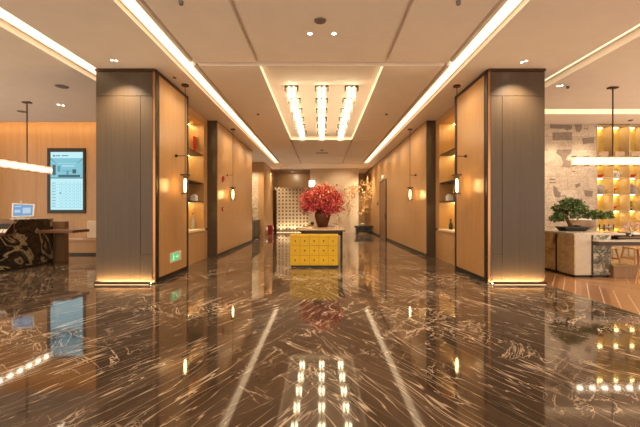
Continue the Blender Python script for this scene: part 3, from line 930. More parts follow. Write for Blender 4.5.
YB = 21.9
t = thing('hanging_branch', (wx(365, YB), YB, 3.2), 'golden dried leaf branches spreading over the cream wall edge', 'branches')
br = MB(); lf = MB()


def spray(a, b, sag, r, nl, spread=.12):
    a = Vector(a); b = Vector(b); pts = []
    for k in range(7):
        f = k / 6; q = a.lerp(b, f); q.z += sag * math.sin(math.pi * f); q.y += rng.gauss(0, .03); pts.append(q)
    br.tube(pts, [r * (1 - .8 * k / 6) for k in range(7)], 5)
    for k in range(nl):
        f = rng.random() * 5.99; i = int(f); c = pts[i].lerp(pts[i + 1], f - i) + Vector((rng.gauss(0, spread), rng.gauss(0, spread * .7), rng.gauss(0, spread)))
        lf.leaf(c, (rng.gauss(0, 1), rng.gauss(0, 1), rng.gauss(-.4, .8)), (rng.gauss(0, 1), 0, 1), rng.uniform(.09, .16), rng.uniform(.05, .08), 0 if rng.random() < .6 else 1)


def pt(px, py, dy=0.): return (wx(px, YB), YB + dy, wz(py, YB))


spray(pt(377, 192, .0), pt(352, 188), .25, .022, 140)
spray(pt(377, 190), pt(362, 183), .15, .018, 120)
spray(pt(370, 188), pt(361, 214), -.05, .014, 140, .14)
spray(pt(366, 190), pt(366, 210, -.2), .0, .012, 120, .15)
spray(pt(356, 186), pt(341, 193), .12, .014, 80, .1)
spray(pt(356, 187), pt(348, 204), .05, .010, 80, .1)
spray(pt(349, 190), pt(350, 216), .0, .008, 60, .09)
spray(pt(345, 189), pt(341, 211), .0, .008, 50, .09)
spray(pt(372, 188, -.2), pt(372, 198, -.5), .1, .012, 80, .12)
br.build('branches', 'bark', t)
lf.build('leaves', ['leaf_gold', 'leaf_tan'], t, recalc=False)
# bracket that holds the branch to the corridor wall
MB().cyl((wx(377, YB), YB, wz(191, YB)), (3.055, YB, wz(191, YB)), .02, n=8).build('wall_bracket', 'dark_bronze', t)

# black console in the left recess with flowers
t = thing('console', (-3.6, 18., 0), 'black console cabinet in the left recess before the stone wall', 'cabinet')
MB().box(-4.3, -3.29, 16.8, 19.2, .06, .83).build('body', 'black_stone', t)
MB().box(-4.33, -3.25, 16.75, 19.25, .83, .88).build('top', 'black_metal', t, bevel=.005)
MB().box(-4.25, -3.33, 16.85, 19.15, 0, .06).build('plinth', 'black_metal', t)
for k in range(3): MB().box(-3.29, -3.275, 16.86 + k * .77, 17.57 + k * .77, .1, .8).build('door', 'black_metal', t, bevel=.004)
X0, Y0 = -3.47, 17.6
t = thing('flower_vase', (X0, Y0, .88), 'small red vase on the black console', 'vase')
m = MB(); m.lathe([(0, 0), (.07, 0), (.11, .1), (.10, .2), (.05, .27), (.06, .3), (.04, .3), (0, .1)], (X0, Y0, .88), 20); m.build('body', 'red_lacquer', t, smooth=True)
t = thing('yellow_flowers', (X0, Y0, 1.18), 'bunch of yellow flowers in the small red vase', 'flowers')
m = MB(); m2 = MB()
for k in range(16):
    q = Vector((X0 + rng.gauss(0, .14), Y0 + rng.gauss(0, .14), 1.42 + rng.gauss(0, .15)))
    m.tube([(X0, Y0, 1.0), (X0 * .6 + q.x * .4, Y0 * .6 + q.y * .4, 1.22), q], [.006, .005, .004], 5)
    for j in range(9):
        a = j / 9 * 2 * math.pi
        m2.leaf(q, (math.cos(a), math.sin(a), .5), (0, 0, 1), .085, .05, 0 if k % 4 else 1)
m.build('stems', 'bonsai_green', t); m2.build('petals', ['yellow_flower', 'white_plastic'], t)

# ------------------------------------------------------------------ items in the corridor niches
t = thing('red_hanging', (-3.6, 9.7, 2.94), 'red paper ornament on the top shelf of the left niche', 'ornament')
X0, Y0 = -3.52, 10.0
m = MB(); m.box(X0 - .02, X0, Y0 - .10, Y0 + .10, 2.96, 3.42); m.build('panel', 'red_lacquer', t, bevel=.004)
MB().box(X0 - .08, X0 + .05, Y0 - .11, Y0 + .11, 2.93, 2.96).build('foot', 'wood_red', t)
for s, yy, lab in ((-1, 9.95, 'white cube jar on the lower shelf of the left niche'), (1, 9.9, 'white cube jar on the lower shelf of the right niche')):
    X0 = s * 3.52
    t = thing('jar', (X0, yy, 1.62), lab, 'jar')
    MB().box(X0 - .08, X0 + .08, yy - .09, yy + .09, 1.62, 1.78).build('body', 'white_ceramic', t, bevel=.015)
    MB().cyl((X0, yy, 1.78), (X0, yy, 1.81), .06).build('lid', 'white_ceramic', t, bevel=.004)
for s, yy, lab in ((-1, 9.95, 'dark slim bottle on the ledge of the left niche'),):
    X0 = s * 3.56
    t = thing('bottle', (X0, yy, .85), lab, 'bottle')
    m = MB(); m.lathe([(0, 0), (.06, 0), (.065, .02), (.065, .22), (.03, .30), (.022, .34), (.022, .42), (0, .42)], (X0, yy, .85), 18); m.build('body', 'grey_clay', t, smooth=True)
    MB().cyl((X0, yy, 1.27), (X0, yy, 1.30), .026).build('cap', 'black_metal', t)
X0, yy = 3.50, 9.75
t = thing('bottle', (X0, yy, .85), 'small dark bottle on the ledge of the right niche', 'bottle')
m = MB(); m.lathe([(0, 0), (.05, 0), (.055, .02), (.05, .14), (.02, .2), (.02, .26), (0, .26)], (X0, yy, .85), 18); m.build('body', 'pot_dark', t, smooth=True)
MB().cyl((X0, yy, 1.11), (X0, yy, 1.13), .024).build('cap', 'black_metal', t)

# ------------------------------------------------------------------ left: screen, desk, bench
SY = 11.43
sx0, sx1, sz0, sz1 = wx(47, SY), wx(84.8, SY), wz(213.3, SY), wz(148, SY)
t = thing('information_screen', ((sx0 + sx1) / 2, 11.5, sz0), 'tall black framed screen glowing pale blue on the wooden wall', 'screen')
MB().box(sx0, sx1, SY, 11.48, sz0, sz1).build('frame', 'black_metal', t, bevel=.006)
ix0, ix1, iz0, iz1 = wx(50.7, SY), wx(82.8, SY), wz(209.8, SY), wz(152, SY)
sc = MB().box(ix0, ix1, SY - .004, SY, iz0, iz1).build('display', 'screen_white', t)


def sp(u, v): return ix0 + u * (ix1 - ix0), iz1 - v * (iz1 - iz0)


def srect(m, u0, v0, u1, v1, k=1, mi=0):
    a = sp(u0, v0); c = sp(u1, v1)
    m.box(a[0], c[0], SY - .004 - .002 * k, SY - .004, c[1], a[1], mi)


m = MB()
srect(m, 0, .105, 1, .46, 1, 0)                                # picture of a room
srect(m, .06, .22, .16, .40, 2, 1); srect(m, .22, .24, .30, .34, 2, 2); srect(m, .68, .30, .80, .37, 2, 1)
srect(m, .36, .235, .74, .25, 2, 3); srect(m, .24, .395, .92, .435, 2, 1); srect(m, .50, .32, .56, .40, 2, 2); srect(m, .36, .325, .66, .335, 2, 2)
for pl in ([(0, .105), (.2, .2), (.2, .2 + .01), (0, .125)], [(1, .105), (.82, .2), (.82, .21), (1, .125)]):
    m.prism([sp(*q) for q in pl], 'y', SY - .008, SY - .004, 2)
srect(m, .20, .2, .82, .206, 2, 3); srect(m, 0, .44, 1, .46, 2, 2)
m.build('picture', ['screen_cyan', 'screen_dark', 'screen_mid', 'screen_white'], sc)
m = MB()
srect(m, .08, .05, .13, .08, 1, 1); srect(m, .16, .055, .30, .073, 1, 0); srect(m, .34, .055, .55, .073, 1, 0)
m.build('header_lettering', ['screen_mid', 'screen_dark', 'screen_cyan'], sc)
m = MB()
for k in range(9):
    v = .56 + k * .05; srect(m, .02, v, .97, v + .004, 1, 2)
    srect(m, .04, v - .028, .16, v - .018, 1, 0)
    for j in range(5):
        u = .32 + j * .13; srect(m, u, v - .028, u + .05, v - .018, 1, 2)
for j in range(6): srect(m, .28 + j * .13, .53, .284 + j * .13, .97, 1, 2)
srect(m, .28, .70, .33, .72, 2, 1)
m.build('table_lettering', ['screen_mid', 'screen_dark', 'screen_cyan'], sc)

DX = -7.08
t = thing('reception_desk', (-7.6, 8., 0), 'dark swirled marble reception desk with a raised end', 'desk')
MB().box(-8.3, DX, 5.2, 8.34, .04, .79).build('low_body', 'desk_marble', t)
MB().box(-8.3, DX - .02, 5.2, 9.46, 0, .04).build('plinth', 'black_metal', t)
MB().box(-8.3, DX + .01, 5.2, 8.335, .79, .835).build('low_top', 'wood_red', t)
MB().box(-7.95, DX, 8.34, 9.5, .04, 1.15).build('raised_block', 'desk_marble', t, bevel=.004)
MB().box(-7.95, DX - .02, 8.32, 8.34, .835, 1.14).build('end_panel', 'wood_red', t)
MB().box(DX, -6.2, 8.96, 9.62, .80, .868).build('side_ledge', 'wood_red', t, bevel=.004)
MB().box(-7.25, -6.88, 9.64, 9.80, 0, 1.07).build('side_cabinet', 'wood_dark', t)
# tablet on the raised block
Yt = 8.85
t = thing('tablet_monitor', (wx(22, Yt), Yt, 1.15), 'white tablet monitor on a stand on the raised desk end', 'monitor')
MB().box(wx(13, Yt), wx(33, Yt), Yt - .10, Yt + .12, 1.15, 1.17).build('base', 'white_plastic', t, bevel=.004)
MB().box(wx(16, Yt), wx(25.5, Yt), Yt - .0, Yt + .06, 1.17, 1.34).build('stand', 'white_plastic', t, bevel=.006)
a0, a1, b0, b1 = (13.5, 217.2), (35.8, 216.2), (34.6, 204.2), (11.5, 203.0)
P = [Vector((wx(q[0], Yt), Yt - .06 + (.0 if i < 2 else .07), wz(q[1], Yt))) for i, q in enumerate((a0, a1, b0, b1))]


def slab(m, P, ins, d0, d1, mi=0):
    c = sum(P, Vector()) / 4; nn = (P[1] - P[0]).cross(P[3] - P[0]).normalized()
    Q = [p + (c - p) * ins for p in P]
    m.add([p + nn * d0 for p in Q] + [p + nn * d1 for p in Q], [(3, 2, 1, 0), (4, 5, 6, 7), (0, 1, 5, 4), (1, 2, 6, 5), (2, 3, 7, 6), (3, 0, 4, 7)], mi)
    return m


slab(MB(), P, 0, -.025, 0).build('case', 'white_plastic', t, bevel=.004)
dsp = slab(MB(), P, .15, 0, .003).build('display', 'tablet_blue', t)
m = MB(); c = P[0].lerp(P[1], .56) * .45 + P[3].lerp(P[2], .56) * .55
U = (P[1] - P[0]); V = (P[3] - P[0])
for (u0, v0, u1, v1) in ((.50, .22, .86, .62), (.14, .70, .44, .78), (.14, .30, .40, .50)):
    slab(m, [P[0] + U * u0 + V * v0, P[0] + U * u1 + V * v0, P[0] + U * u1 + V * v1, P[0] + U * u0 + V * v1], 0, .003, .005)
m.build('picture', 'tablet_pale', dsp)
m = MB(); c = P[3].lerp(P[2], .4); m.cyl(c, c + Vector((0, 0, .03)), .012); m.ball(c + Vector((0, 0, .045)), .022); m.build('camera', 'white_plastic', t, smooth=True)
# brochure holder
Yh = 8.12
t = thing('card_holder', (wx(3, Yh), Yh, .835), 'black sloping card holder with white cards on the low desk', 'holder')
h0, h1 = wx(-6, Yh), wx(10.5, Yh)
m = MB(); m.prism([(Yh - .14, .835), (Yh + .08, .835), (Yh + .08, 1.06), (Yh + .06, 1.06)], 'x', h0, h1); m.build('wedge', 'black_metal', t)
m = MB()
for a, bb in ((h0, h0 + .015), (h1 - .015, h1)):
    m.prism([(Yh - .155, .835), (Yh - .13, .835), (Yh + .07, 1.07), (Yh + .05, 1.07)], 'x', a, bb)
m.build('rim', 'copper_trim', t)
m = MB()
for k in range(4):
    a = h0 + .03 + k * .085
    m.prism([(Yh - .115, .862), (Yh - .11, .86), (Yh - .045, .942), (Yh - .055, .944)], 'x', a, a + .065)
m.build('cards', 'paper_white', t)

# wooden bench by the wall
t = thing('wall_bench', (-7.0, 11.2, 0), 'low wooden bench along the wall beneath the screen', 'bench')
MB().box(wx(66.5, 11.1), -5.6, 11.1, 11.5, .06, .43).build('base', 'wood_panel', t)
MB().box(wx(66.5, 11.1) + .02, -5.62, 11.14, 11.48, 0, .06).build('plinth', 'black_metal', t)
MB().box(wx(66.5, 11.1) - .02, -5.58, 11.06, 11.5, .43, .48).build('seat', 'wood_panel', t, bevel=.006)
Yc = 11.3
t = thing('back_cushion', (wx(95, Yc), Yc, .48), 'cream upright cushion on the wooden bench', 'cushion')
MB().box(wx(86.5, Yc), wx(104, Yc), Yc, Yc + .16, .48, 1.05).build('pad', 'fabric_cream', t, bevel=.04)
MB().box(wx(86.5, Yc) + .015, wx(104, Yc) - .015, Yc - .003, Yc + .0, .50, .508).build('piping', 'paper_white', t)
Yk = 11.2
t = thing('magazine', (wx(76, Yk), Yk, .48), 'pink and white magazine lying on the wooden bench', 'magazine')
MB().box(wx(68.5, Yk), wx(85, Yk), Yk - .10, Yk + .12, .48, .50).build('pages', 'paper_white', t)
MB().box(wx(68, Yk), wx(83, Yk), Yk - .105, Yk + .12, .50, .506).build('cover', 'paper_pink', t)

# ------------------------------------------------------------------ right: counter and table
CX0, CX1, CY = 5.13, 5.87, 7.3
t = thing('tea_counter', (5.5, 8.1, 0), 'marble clad tea counter with black dividers and attached low desk', 'counter')
MB().box(CX0 + .03, CX1 - .03, CY + .03, 9.1, 0, .06).build('plinth', 'black_metal', t)
MB().box(CX0 + .02, CX1 - .02, CY + .02, 9.1, .06, .86).build('core', 'black_metal', t)
MB().box(CX0 - .01, CX1 + .3, CY + .0, 9.12, .86, .90).build('top', 'pale_marble', t, bevel=.004)
MB().box(CX0, CX0 + .02, 7.88, 9.1, .05, .86).build('side_panel', 'gold_marble', t)
MB().box(CX0, CX0 + .02, CY, 7.84, .05, .86).build('side_panel', 'gold_marble', t)
fx = wx(592, CY)
MB().box(CX0 + .02, fx - .012, CY, CY + .02, .05, .86).build('front_panel', 'pale_marble', t)
MB().box(fx + .02, CX1, CY, CY + .02, .05, .86).build('front_panel', 'green_marble', t)
MB().box(fx - .012, fx + .02, CY - .012, CY + .03, .0, .86).build('divider', 'black_metal', t)
MB().box(CX0 - .012, CX0 + .03, 7.84, 7.88, .0, .86).build('divider', 'black_metal', t)
dx0 = 5.475
MB().box(dx0, 8.8, 7.11, 7.285, .665, .74).build('desk_edge', 'desk_brown', t, bevel=.003)
MB().box(CX1 + .005, 8.8, 7.285, 8.0, .66, .745).build('desk_board', 'desk_brown', t)
m = MB(); m.box(dx0 + .01, 8.8, 7.12, 7.285, .74, .765); m.box(CX1 + .005, 8.8, 7.285, 7.98, .745, .765)
m.build('desk_top', 'pale_marble', t)
MB().box(8.3, 8.7, 7.1, 7.9, 0, .66).build('desk_support', 'wood_dark', t)
# things on the counter: bowl, bonsai
Yn = 8.05
pn0, pn1 = wx(560, Yn), wx(584.5, Yn)
pc = (pn0 + pn1) / 2
t = thing('bonsai', (pc, Yn, .90), 'bonsai tree in a flat dark pot on the marble counter', 'plant')
m = MB()
hw_, hd = (pn1 - pn0) / 2, .17


def rect(k, z): return [(pc - hw_ * k, Yn - hd * k, z), (pc + hw_ * k, Yn - hd * k, z), (pc + hw_ * k, Yn + hd * k, z), (pc - hw_ * k, Yn + hd * k, z)]


vs = rect(.80, .912) + rect(.98, .985) + rect(1.0, .985) + rect(1.0, 1.0) + rect(.90, 1.0) + rect(.88, .97)
fs = [(3, 2, 1, 0)]
for k in range(5):
    for i in range(4): fs.append((k * 4 + i, k * 4 + (i + 1) % 4, k * 4 + 4 + (i + 1) % 4, k * 4 + 4 + i))
fs.append((20, 21, 22, 23)); m.add(vs, fs)
for a in (-1, 1):
    for bb in (-1, 1): m.box(pc + a * hw_ * .7 - .025, pc + a * hw_ * .7 + .025, Yn + bb * hd * .6 - .025, Yn + bb * hd * .6 + .025, .90, .915)
m.build('pot', 'pot_dark', t)
m = MB(); m.ball((pc, Yn, .97), (hw_ * .85, hd * .85, .035), 20, 8); m.ball((pc + .08, Yn, .985), (.12, .09, .05)); m.build('moss', 'soil', t, smooth=True)


def bp(px, py, dy=0.): return Vector((wx(px, Yn), Yn + dy, wz(py, Yn)))


m = MB()
m.tube([bp(571.5, 227.5), bp(569.5, 223.5), bp(567, 219.5), bp(566, 215), bp(569, 210), bp(573, 205)], [.055, .042, .036, .03, .024, .014], 10)
m.tube([bp(567, 219.5), bp(561, 217.5, -.05), bp(554, 217.5, -.1)], [.026, .016, .008], 8)
m.tube([bp(566, 215), bp(561, 211, .08), bp(557, 208, .12)], [.02, .014, .008], 8)
m.tube([bp(569, 210), bp(577, 212, -.08), bp(586, 215, -.12), bp(597, 216.5, -.1), bp(608, 216, -.05)], [.024, .02, .016, .012, .005], 8)
m.tube([bp(570, 209), bp(580, 207, .1), bp(586, 209, .15)], [.018, .012, .006], 8)
m.build('trunk', 'bark', t, smooth=True)
m = MB()
clumps = [(552, 219, -.1, 6, 3), (557, 216.5, -.1, 6.5, 3.5), (561, 208.5, .1, 6.5, 3.8), (565, 204, 0, 7, 4.2), (571, 202, .05, 7, 3.8), (578, 203, 0, 6, 3.8), (569, 209, -.14, 7, 4),
          (577, 208.5, -.08, 8, 4), (584, 209.5, .1, 6, 3.2), (571, 215.5, -.12, 6, 3.6), (565, 213.5, .15, 7, 3.6), (587, 213.5, -.1, 7, 3), (592, 212.5, -.1, 6, 2.2), (598, 216.5, -.1, 7, 2.8), (604, 215, -.06, 6, 2.6),
          (608, 213.2, -.05, 3, 1.4), (609, 217.8, -.05, 2.5, 1.2), (583, 217, -.12, 5, 1.6), (593, 218, -.1, 5, 1.6), (560, 220, -.06, 3.4, 1.8)]
for (px, py, dy, rx, rz) in clumps:
    c = bp(px, py, dy); sx = rx * Yn / F; sz = rz * Yn / F
    for k in range(int(160 * rx * rz / 24) + 36):
        while True:
            u = Vector((rng.uniform(-1, 1), rng.uniform(-1, 1), rng.uniform(-1, 1)))
            if u.length < 1: break
        q = c + Vector((u.x * sx, u.y * sx * .8, u.z * sz))
        rr = rng.random()
        m.leaf(q, (rng.gauss(0, 1), rng.gauss(0, 1), rng.gauss(.4, .7)), (rng.gauss(0, .6), rng.gauss(0, .6), 1), rng.uniform(.04, .068), rng.uniform(.026, .042), 1 if rr < .3 else (2 if rr > .72 else 0))
m.build('foliage', ['bonsai_green', 'bonsai_light', 'bonsai_dark'], t)
Yw = 8.75; X0 = wx(583.5, Yw)
t = thing('basin', (X0, Yw, .90), 'wide tan basin bowl with white rim behind the bonsai', 'bowl')
m = MB(); m.lathe([(0, 0), (.14, 0), (.15, .01), (.24, .08), (.275, .19), (.285, .235), (.275, .24), (.26, .19), (.22, .09), (0, .03)], (X0, Yw, .90), 36); m.build('body', 'tan_glaze', t, smooth=True)
m = MB(); m.lathe([(.262, .225), (.285, .226), (.30, .243), (.285, .258), (.262, .25), (.262, .225)], (X0, Yw, .90), 36); m.build('rim', 'white_ceramic', t, smooth=True)
X0, Yw = wx(548.5, 8.6), 8.6
t = thing('glass_bowl', (X0, Yw, .90), 'low glass bowl at the counter end beside the pillar', 'bowl')
m = MB(); m.lathe([(0, 0), (.06, 0), (.1, .04), (.125, .10), (.118, .10), (.095, .045), (0, .012)], (X0, Yw, .90), 24); m.build('body', 'clear_glass', t, smooth=True)
m = MB(); m.lathe([(.118, .094), (.128, .098), (.126, .106), (.116, .104)], (X0, Yw, .90), 24); m.build('rim', 'white_ceramic', t)

# tea things on the low desk
Yd = 7.62; ZD = .765
t = thing('tea_tray', (wx(627, Yd), Yd, ZD), 'long black tea tray on the low desk', 'tray')
m = MB(); m.box(wx(612, Yd), 7.3, Yd - .16, Yd + .16, ZD, ZD + .03); m.build('base', 'black_metal', t, bevel=.005)
m = MB(); m.box(wx(612, Yd), 7.3, Yd - .16, Yd - .145, ZD + .03, ZD + .05); m.box(wx(612, Yd), 7.3, Yd + .145, Yd + .16, ZD + .03, ZD + .05); m.box(wx(612, Yd), wx(612, Yd) + .015, Yd - .145, Yd + .145, ZD + .03, ZD + .05)
m.build('rim', 'wood_red', t)
X0 = wx(622.5, Yd); Z0 = ZD + .03
t = thing('tea_stove', (X0, Yd, Z0), 'black rectangular tea stove on the long tray', 'stove')
MB().box(X0 - .11, X0 + .10, Yd - .1, Yd + .1, Z0, Z0 + .10).build('body', 'black_metal', t, bevel=.012)
m = MB(); m.cyl((X0, Yd, Z0 + .10), (X0, Yd, Z0 + .112), .07); m.build('hot_plate', 'grey_plastic', t)
MB().cyl((X0 + .07, Yd - .105, Z0 + .05), (X0 + .07, Yd - .12, Z0 + .05), .016).build('knob', 'white_plastic', t)
X0 = wx(634, Yd)
t = thing('tea_cup_box', (X0, Yd, Z0), 'flat dark box with pale lid right of the tea stove', 'box')
MB().box(X0 - .10, X0 + .16, Yd - .1, Yd + .1, Z0, Z0 + .06).build('body', 'black_stone', t, bevel=.004)
MB().box(X0 - .105, X0 + .165, Yd - .105, Yd + .105, Z0 + .06, Z0 + .085).build('lid', 'white_plastic', t, bevel=.004)
Yr = 8.35; ZC = .90
X0 = wx(606.5, Yr)
t = thing('cup_rack', (X0, Yr, ZC), 'low dark rack on the counter right of the bonsai', 'rack')
m = MB(); m.box(X0 - .12, X0 + .12, Yr - .08, Yr + .08, ZC + .03, ZC + .045)
for a in (-1, 1):
    for bb in (-1, 1): m.box(X0 + a * .11 - .008, X0 + a * .11 + .008, Yr + bb * .07 - .008, Yr + bb * .07 + .008, ZC, ZC + .14)
m.build('frame', 'black_metal', t)
for k, (dx, lb) in enumerate(((-.07, 'left'), (.0, 'middle'), (.07, 'right'))):
    t = thing('tea_cup', (X0 + dx, Yr, ZC + .045), '%s one of three white tea cups on the dark rack' % lb, 'cup', 'white tea cups on the rack')
    m = MB(); m.lathe([(0, 0), (.018, 0), (.03, .03), (.032, .055), (.028, .055), (.024, .02), (0, .008)], (X0 + dx, Yr, ZC + .045), 16); m.build('body', 'white_ceramic', t, smooth=True)
    m = MB(); m.lathe([(.0325, .034), (.0335, .036), (.0325, .038)], (X0 + dx, Yr, ZC + .045), 16); m.build('band', 'blue_ink', t)
Yr2 = 7.95
X0 = wx(619.5, 8.2)
t = thing('flower_pot', (X0, 7.86, ZD), 'round pale pink hydrangea in a white pot by the tea stove', 'plant')
m = MB(); m.lathe([(0, 0), (.06, 0), (.075, .1), (.07, .14), (.06, .14), (0, .1)], (X0, 7.86, ZD), 20); m.build('pot', 'white_ceramic', t, smooth=True)
m = MB()
for k in range(240):
    d = Vector((rng.gauss(0, 1), rng.gauss(0, 1), rng.gauss(.2, 1))).normalized()
    q = Vector((X0, 7.86, ZD + .235)) + Vector((d.x * .12, d.y * .11, d.z * .09))
    m.leaf(q, (d.x + rng.gauss(0, .6), d.y + rng.gauss(0, .6), d.z + rng.gauss(0, .6)), (rng.gauss(0, 1), rng.gauss(0, 1), .5), .04, .03, 0 if rng.random() < .7 else 1)
m.build('petals', ['paper_pink', 'leaf_tan'], t)
m = MB()
for k in range(6):
    a = k * 1.05; m.cyl((X0, 7.86, ZD + .1), (X0 + .07 * math.cos(a), 7.86 + .07 * math.sin(a), ZD + .22), .004, n=6)
m.build('stems', 'bonsai_green', t)

# wooden chairs (seat centre at the Empty)
chair = thing('wooden_chair', (0, 0, 0), '', 'chair', 'light wooden chairs at the low tea desk')
MB().box(-.20, .20, -.20, .20, .425, .46).build('seat', 'wood_chair', chair, bevel=.012)
for sx in (-1, 1):
    for sy in (-1, 1):
        MB().cyl((sx * .25, sy * .23, 0), (sx * .17, sy * .16, .43), .019, .026, 10).build('leg', 'wood_chair', chair, smooth=True)
for sx in (-1, 1):
    MB().box(sx * .213 - .012, sx * .213 + .012, -.20, .20, .18, .215).build('stretcher', 'wood_chair', chair)
MB().box(-.20, .20, -.012, .012, .185, .21).build('stretcher', 'wood_chair', chair)
for sx in (-1, 1): MB().cyl((sx * .17, .17, .45), (sx * .19, .24, .70), .018, .014, 10).build('back_post', 'wood_chair', chair, smooth=True)
m = MB()
for k in range(8):
    a0 = -1 + k / 4; a1 = a0 + .25
    m.add([(a0 * .22, .25 - .06 * a0 * a0 * -1 * -1 + .02, .62), (a1 * .22, .25 - .06 * a1 * a1 + .02, .62), (a1 * .22, .25 - .06 * a1 * a1 + .045, .62), (a0 * .22, .25 - .06 * a0 * a0 + .045, .62),
           (a0 * .22, .26 - .06 * a0 * a0 + .02, .74), (a1 * .22, .26 - .06 * a1 * a1 + .02, .74), (a1 * .22, .26 - .06 * a1 * a1 + .045, .74), (a0 * .22, .26 - .06 * a0 * a0 + .045, .74)],
          [(0, 3, 2, 1), (4, 5, 6, 7), (0, 1, 5, 4), (1, 2, 6, 5), (2, 3, 7, 6), (3, 0, 4, 7)])
m.build('backrest', 'wood_chair', chair, smooth=False)
chair.location = (6.92, 8.82, 0); chair['label'] = 'wooden chair behind the low desk, next to the marble counter'
place_copy(chair, (7.72, 8.82, 0), 'wooden chair behind the low desk, farther from the marble counter')
place_copy(chair, (5.88, 6.24, 0), 'wooden chair in front of the low desk, its splayed leg in view', R(180))
t = thing('storage_box', (6.3, 7.45, 0), 'plain brown wooden box on the plank floor under the desk', 'box')
bx0, bx1 = wx(610.5, 7.3), wx(634.5, 7.3)
MB().box(bx0, bx1, 7.22, 7.62, 0, .23).build('body', 'wood_dark', t, bevel=.005)
MB().box(bx0 - .005, bx1 + .005, 7.215, 7.625, .23, .25).build('lid', 'wood_dark', t, bevel=.004)

# ------------------------------------------------------------------ gold lit shelves
GX0, GS = wx(597, 10.87), .495
GY0, GY1 = 10.87, 11.25
ncol = 5
zrow = [.34, .84, 1.35, 1.86, 2.36, 2.86, 3.93]
t = thing('display_shelf', (GX0 + ncol * GS / 2, 11.05, 0), 'wall of gold lit shelf cubbies beside the map wall', 'shelf')
m = MB(); m.box(GX0, GX0 + ncol * GS, GY1 - .02, GY1, 0, CZ); m.build('back_panel', 'gold_back', t)
for i in range(ncol + 1): MB().box(GX0 + i * GS - .014, GX0 + i * GS + .014, GY0, GY1 - .02, 0, CZ).build('upright', 'shelf_frame', t)
for i in range(ncol):
    a, c = GX0 + i * GS + .014, GX0 + (i + 1) * GS - .014
    for j, z in enumerate(zrow):
        sh = MB().box(a, c, GY0 + .005, GY1 - .02, z - .012, z + .012).build('shelf_board', 'shelf_frame', t)
        if j > 0:
            MB().box(a + .03, c - .10, GY1 - .10, GY1 - .06, z - .021, z - .0125).build('shelf_light', 'shelf_glow', sh)
    MB().box(a, c, GY0 + .03, GY0 + .05, 0, .338).build('cupboard_door', 'shelf_frame', t)
col_n = ('first', 'second', 'third', 'fourth', 'fifth')


def gx(i): return GX0 + (i + .5) * GS


for i in range(4):
    X0 = gx(i); z = 2.872
    tt = thing('gift_box', (X0, 11.04, z), 'tan gift box on the top shelf, %s cubby from the map wall' % col_n[i], 'box', 'tan gift boxes on the top shelf')
    MB().box(X0 - .15, X0 + .15, 10.93, 11.13, z, z + .27).build('body', 'cardboard', tt, bevel=.004)
    MB().box(X0 - .153, X0 + .153, 10.927, 11.133, z + .22, z + .285).build('lid', 'cardboard', tt, bevel=.004)
for i in (0, 2):
    X0 = gx(i) - .06; z = 2.372
    tt = thing('red_dish', (X0, 11.0, z), 'red lacquer dish in the %s cubby below the crystal pendant' % col_n[i], 'dish', 'red dishes on the gold shelves')
    m = MB(); m.lathe([(0, 0), (.06, 0), (.065, .015), (.10, .05), (.115, .085), (.108, .085), (.09, .05), (0, .02)], (X0, 11.02, z), 24); m.build('body', 'red_lacquer', tt, smooth=True)
    m = MB(); m.lathe([(.112, .082), (.118, .086), (.112, .09), (.106, .086)], (X0, 11.02, z), 24); m.build('rim', 'dark_bronze', tt)
X0, z = gx(1) - .05, 2.372
tt = thing('teapot', (X0, 11.02, z), 'blue and white teapot in the second cubby below the crystal pendant', 'teapot')
m = MB(); m.lathe([(0, 0), (.06, 0), (.10, .05), (.11, .1), (.09, .16), (.04, .19), (0, .19)], (X0, 11.02, z), 24); m.build('body', 'white_ceramic', tt, smooth=True)
m = MB(); m.lathe([(.112, .09), (.114, .1), (.112, .11)], (X0, 11.02, z), 24); m.lathe([(.098, .135), (.099, .142), (.094, .148)], (X0, 11.02, z), 24)
for k in range(8):
    a = k / 8 * 2 * math.pi; m.ball((X0 + .105 * math.cos(a), 11.02 + .105 * math.sin(a), z + .06), .015, 8, 5)
m.build('pattern', 'blue_ink', tt, smooth=True)
m = MB(); m.tube([(X0 + .10, 11.02, z + .06), (X0 + .15, 11.02, z + .11), (X0 + .165, 11.02, z + .16)], [.02, .014, .01], 8); m.build('spout', 'white_ceramic', tt, smooth=True)
m = MB(); m.tube([(X0 + .07 * math.cos(a), 11.02, z + .16 + .10 * math.sin(a)) for a in [math.pi * k / 8 for k in range(9)]], [.007] * 9, 6); m.build('handle', 'blue_ink', tt, smooth=True)
for i, lab in ((0, 'first'), (2, 'third')):
    X0, z = gx(i) - .06, 1.872
    tt = thing('grey_vase', (X0, 11.02, z), 'grey mottled lidded jar in the %s cubby, second row below pendant' % lab, 'jar', 'grey jars on the gold shelves')
    m = MB(); m.lathe([(0, 0), (.10, 0), (.125, .03), (.13, .15), (.115, .22), (.07, .26), (.06, .26)], (X0, 11.02, z), 28); m.build('body', 'grey_clay', tt, smooth=True)
    m = MB(); m.lathe([(.075, .255), (.078, .275), (.04, .29), (.015, .295), (.02, .315), (0, .325)], (X0, 11.02, z), 20); m.build('lid', 'grey_clay', tt, smooth=True)
for (i, z, lab) in ((1, 1.872, 'small red bird ornament in the second cubby above the bonsai row'), (1, 1.362, 'small red bird ornament in the second cubby at bonsai height')):
    X0 = gx(i) - .12
    tt = thing('bird_ornament', (X0, 11.0, z), lab, 'ornament', 'red ornaments on the gold shelves')
    zz = z + .10 if z > 1.5 else z + .06
    m = MB(); m.ball((X0, 11.0, zz + .045), (.075, .045, .04)); m.ball((X0 - .06, 11.0, zz + .085), .03); m.cyl((X0 + .05, 11.0, zz + .05), (X0 + .13, 11.0, zz + .08), .02, .008); m.build('body', 'red_plastic', tt, smooth=True)
    MB().cyl((X0, 11.0, z), (X0, 11.0, zz + .02), .012).build('perch', 'dark_bronze', tt)
    MB().cyl((X0, 11.0, z), (X0, 11.0, z + .012), .05, n=20).build('foot', 'dark_bronze', tt)
X0, z = gx(2) - .13, 1.362
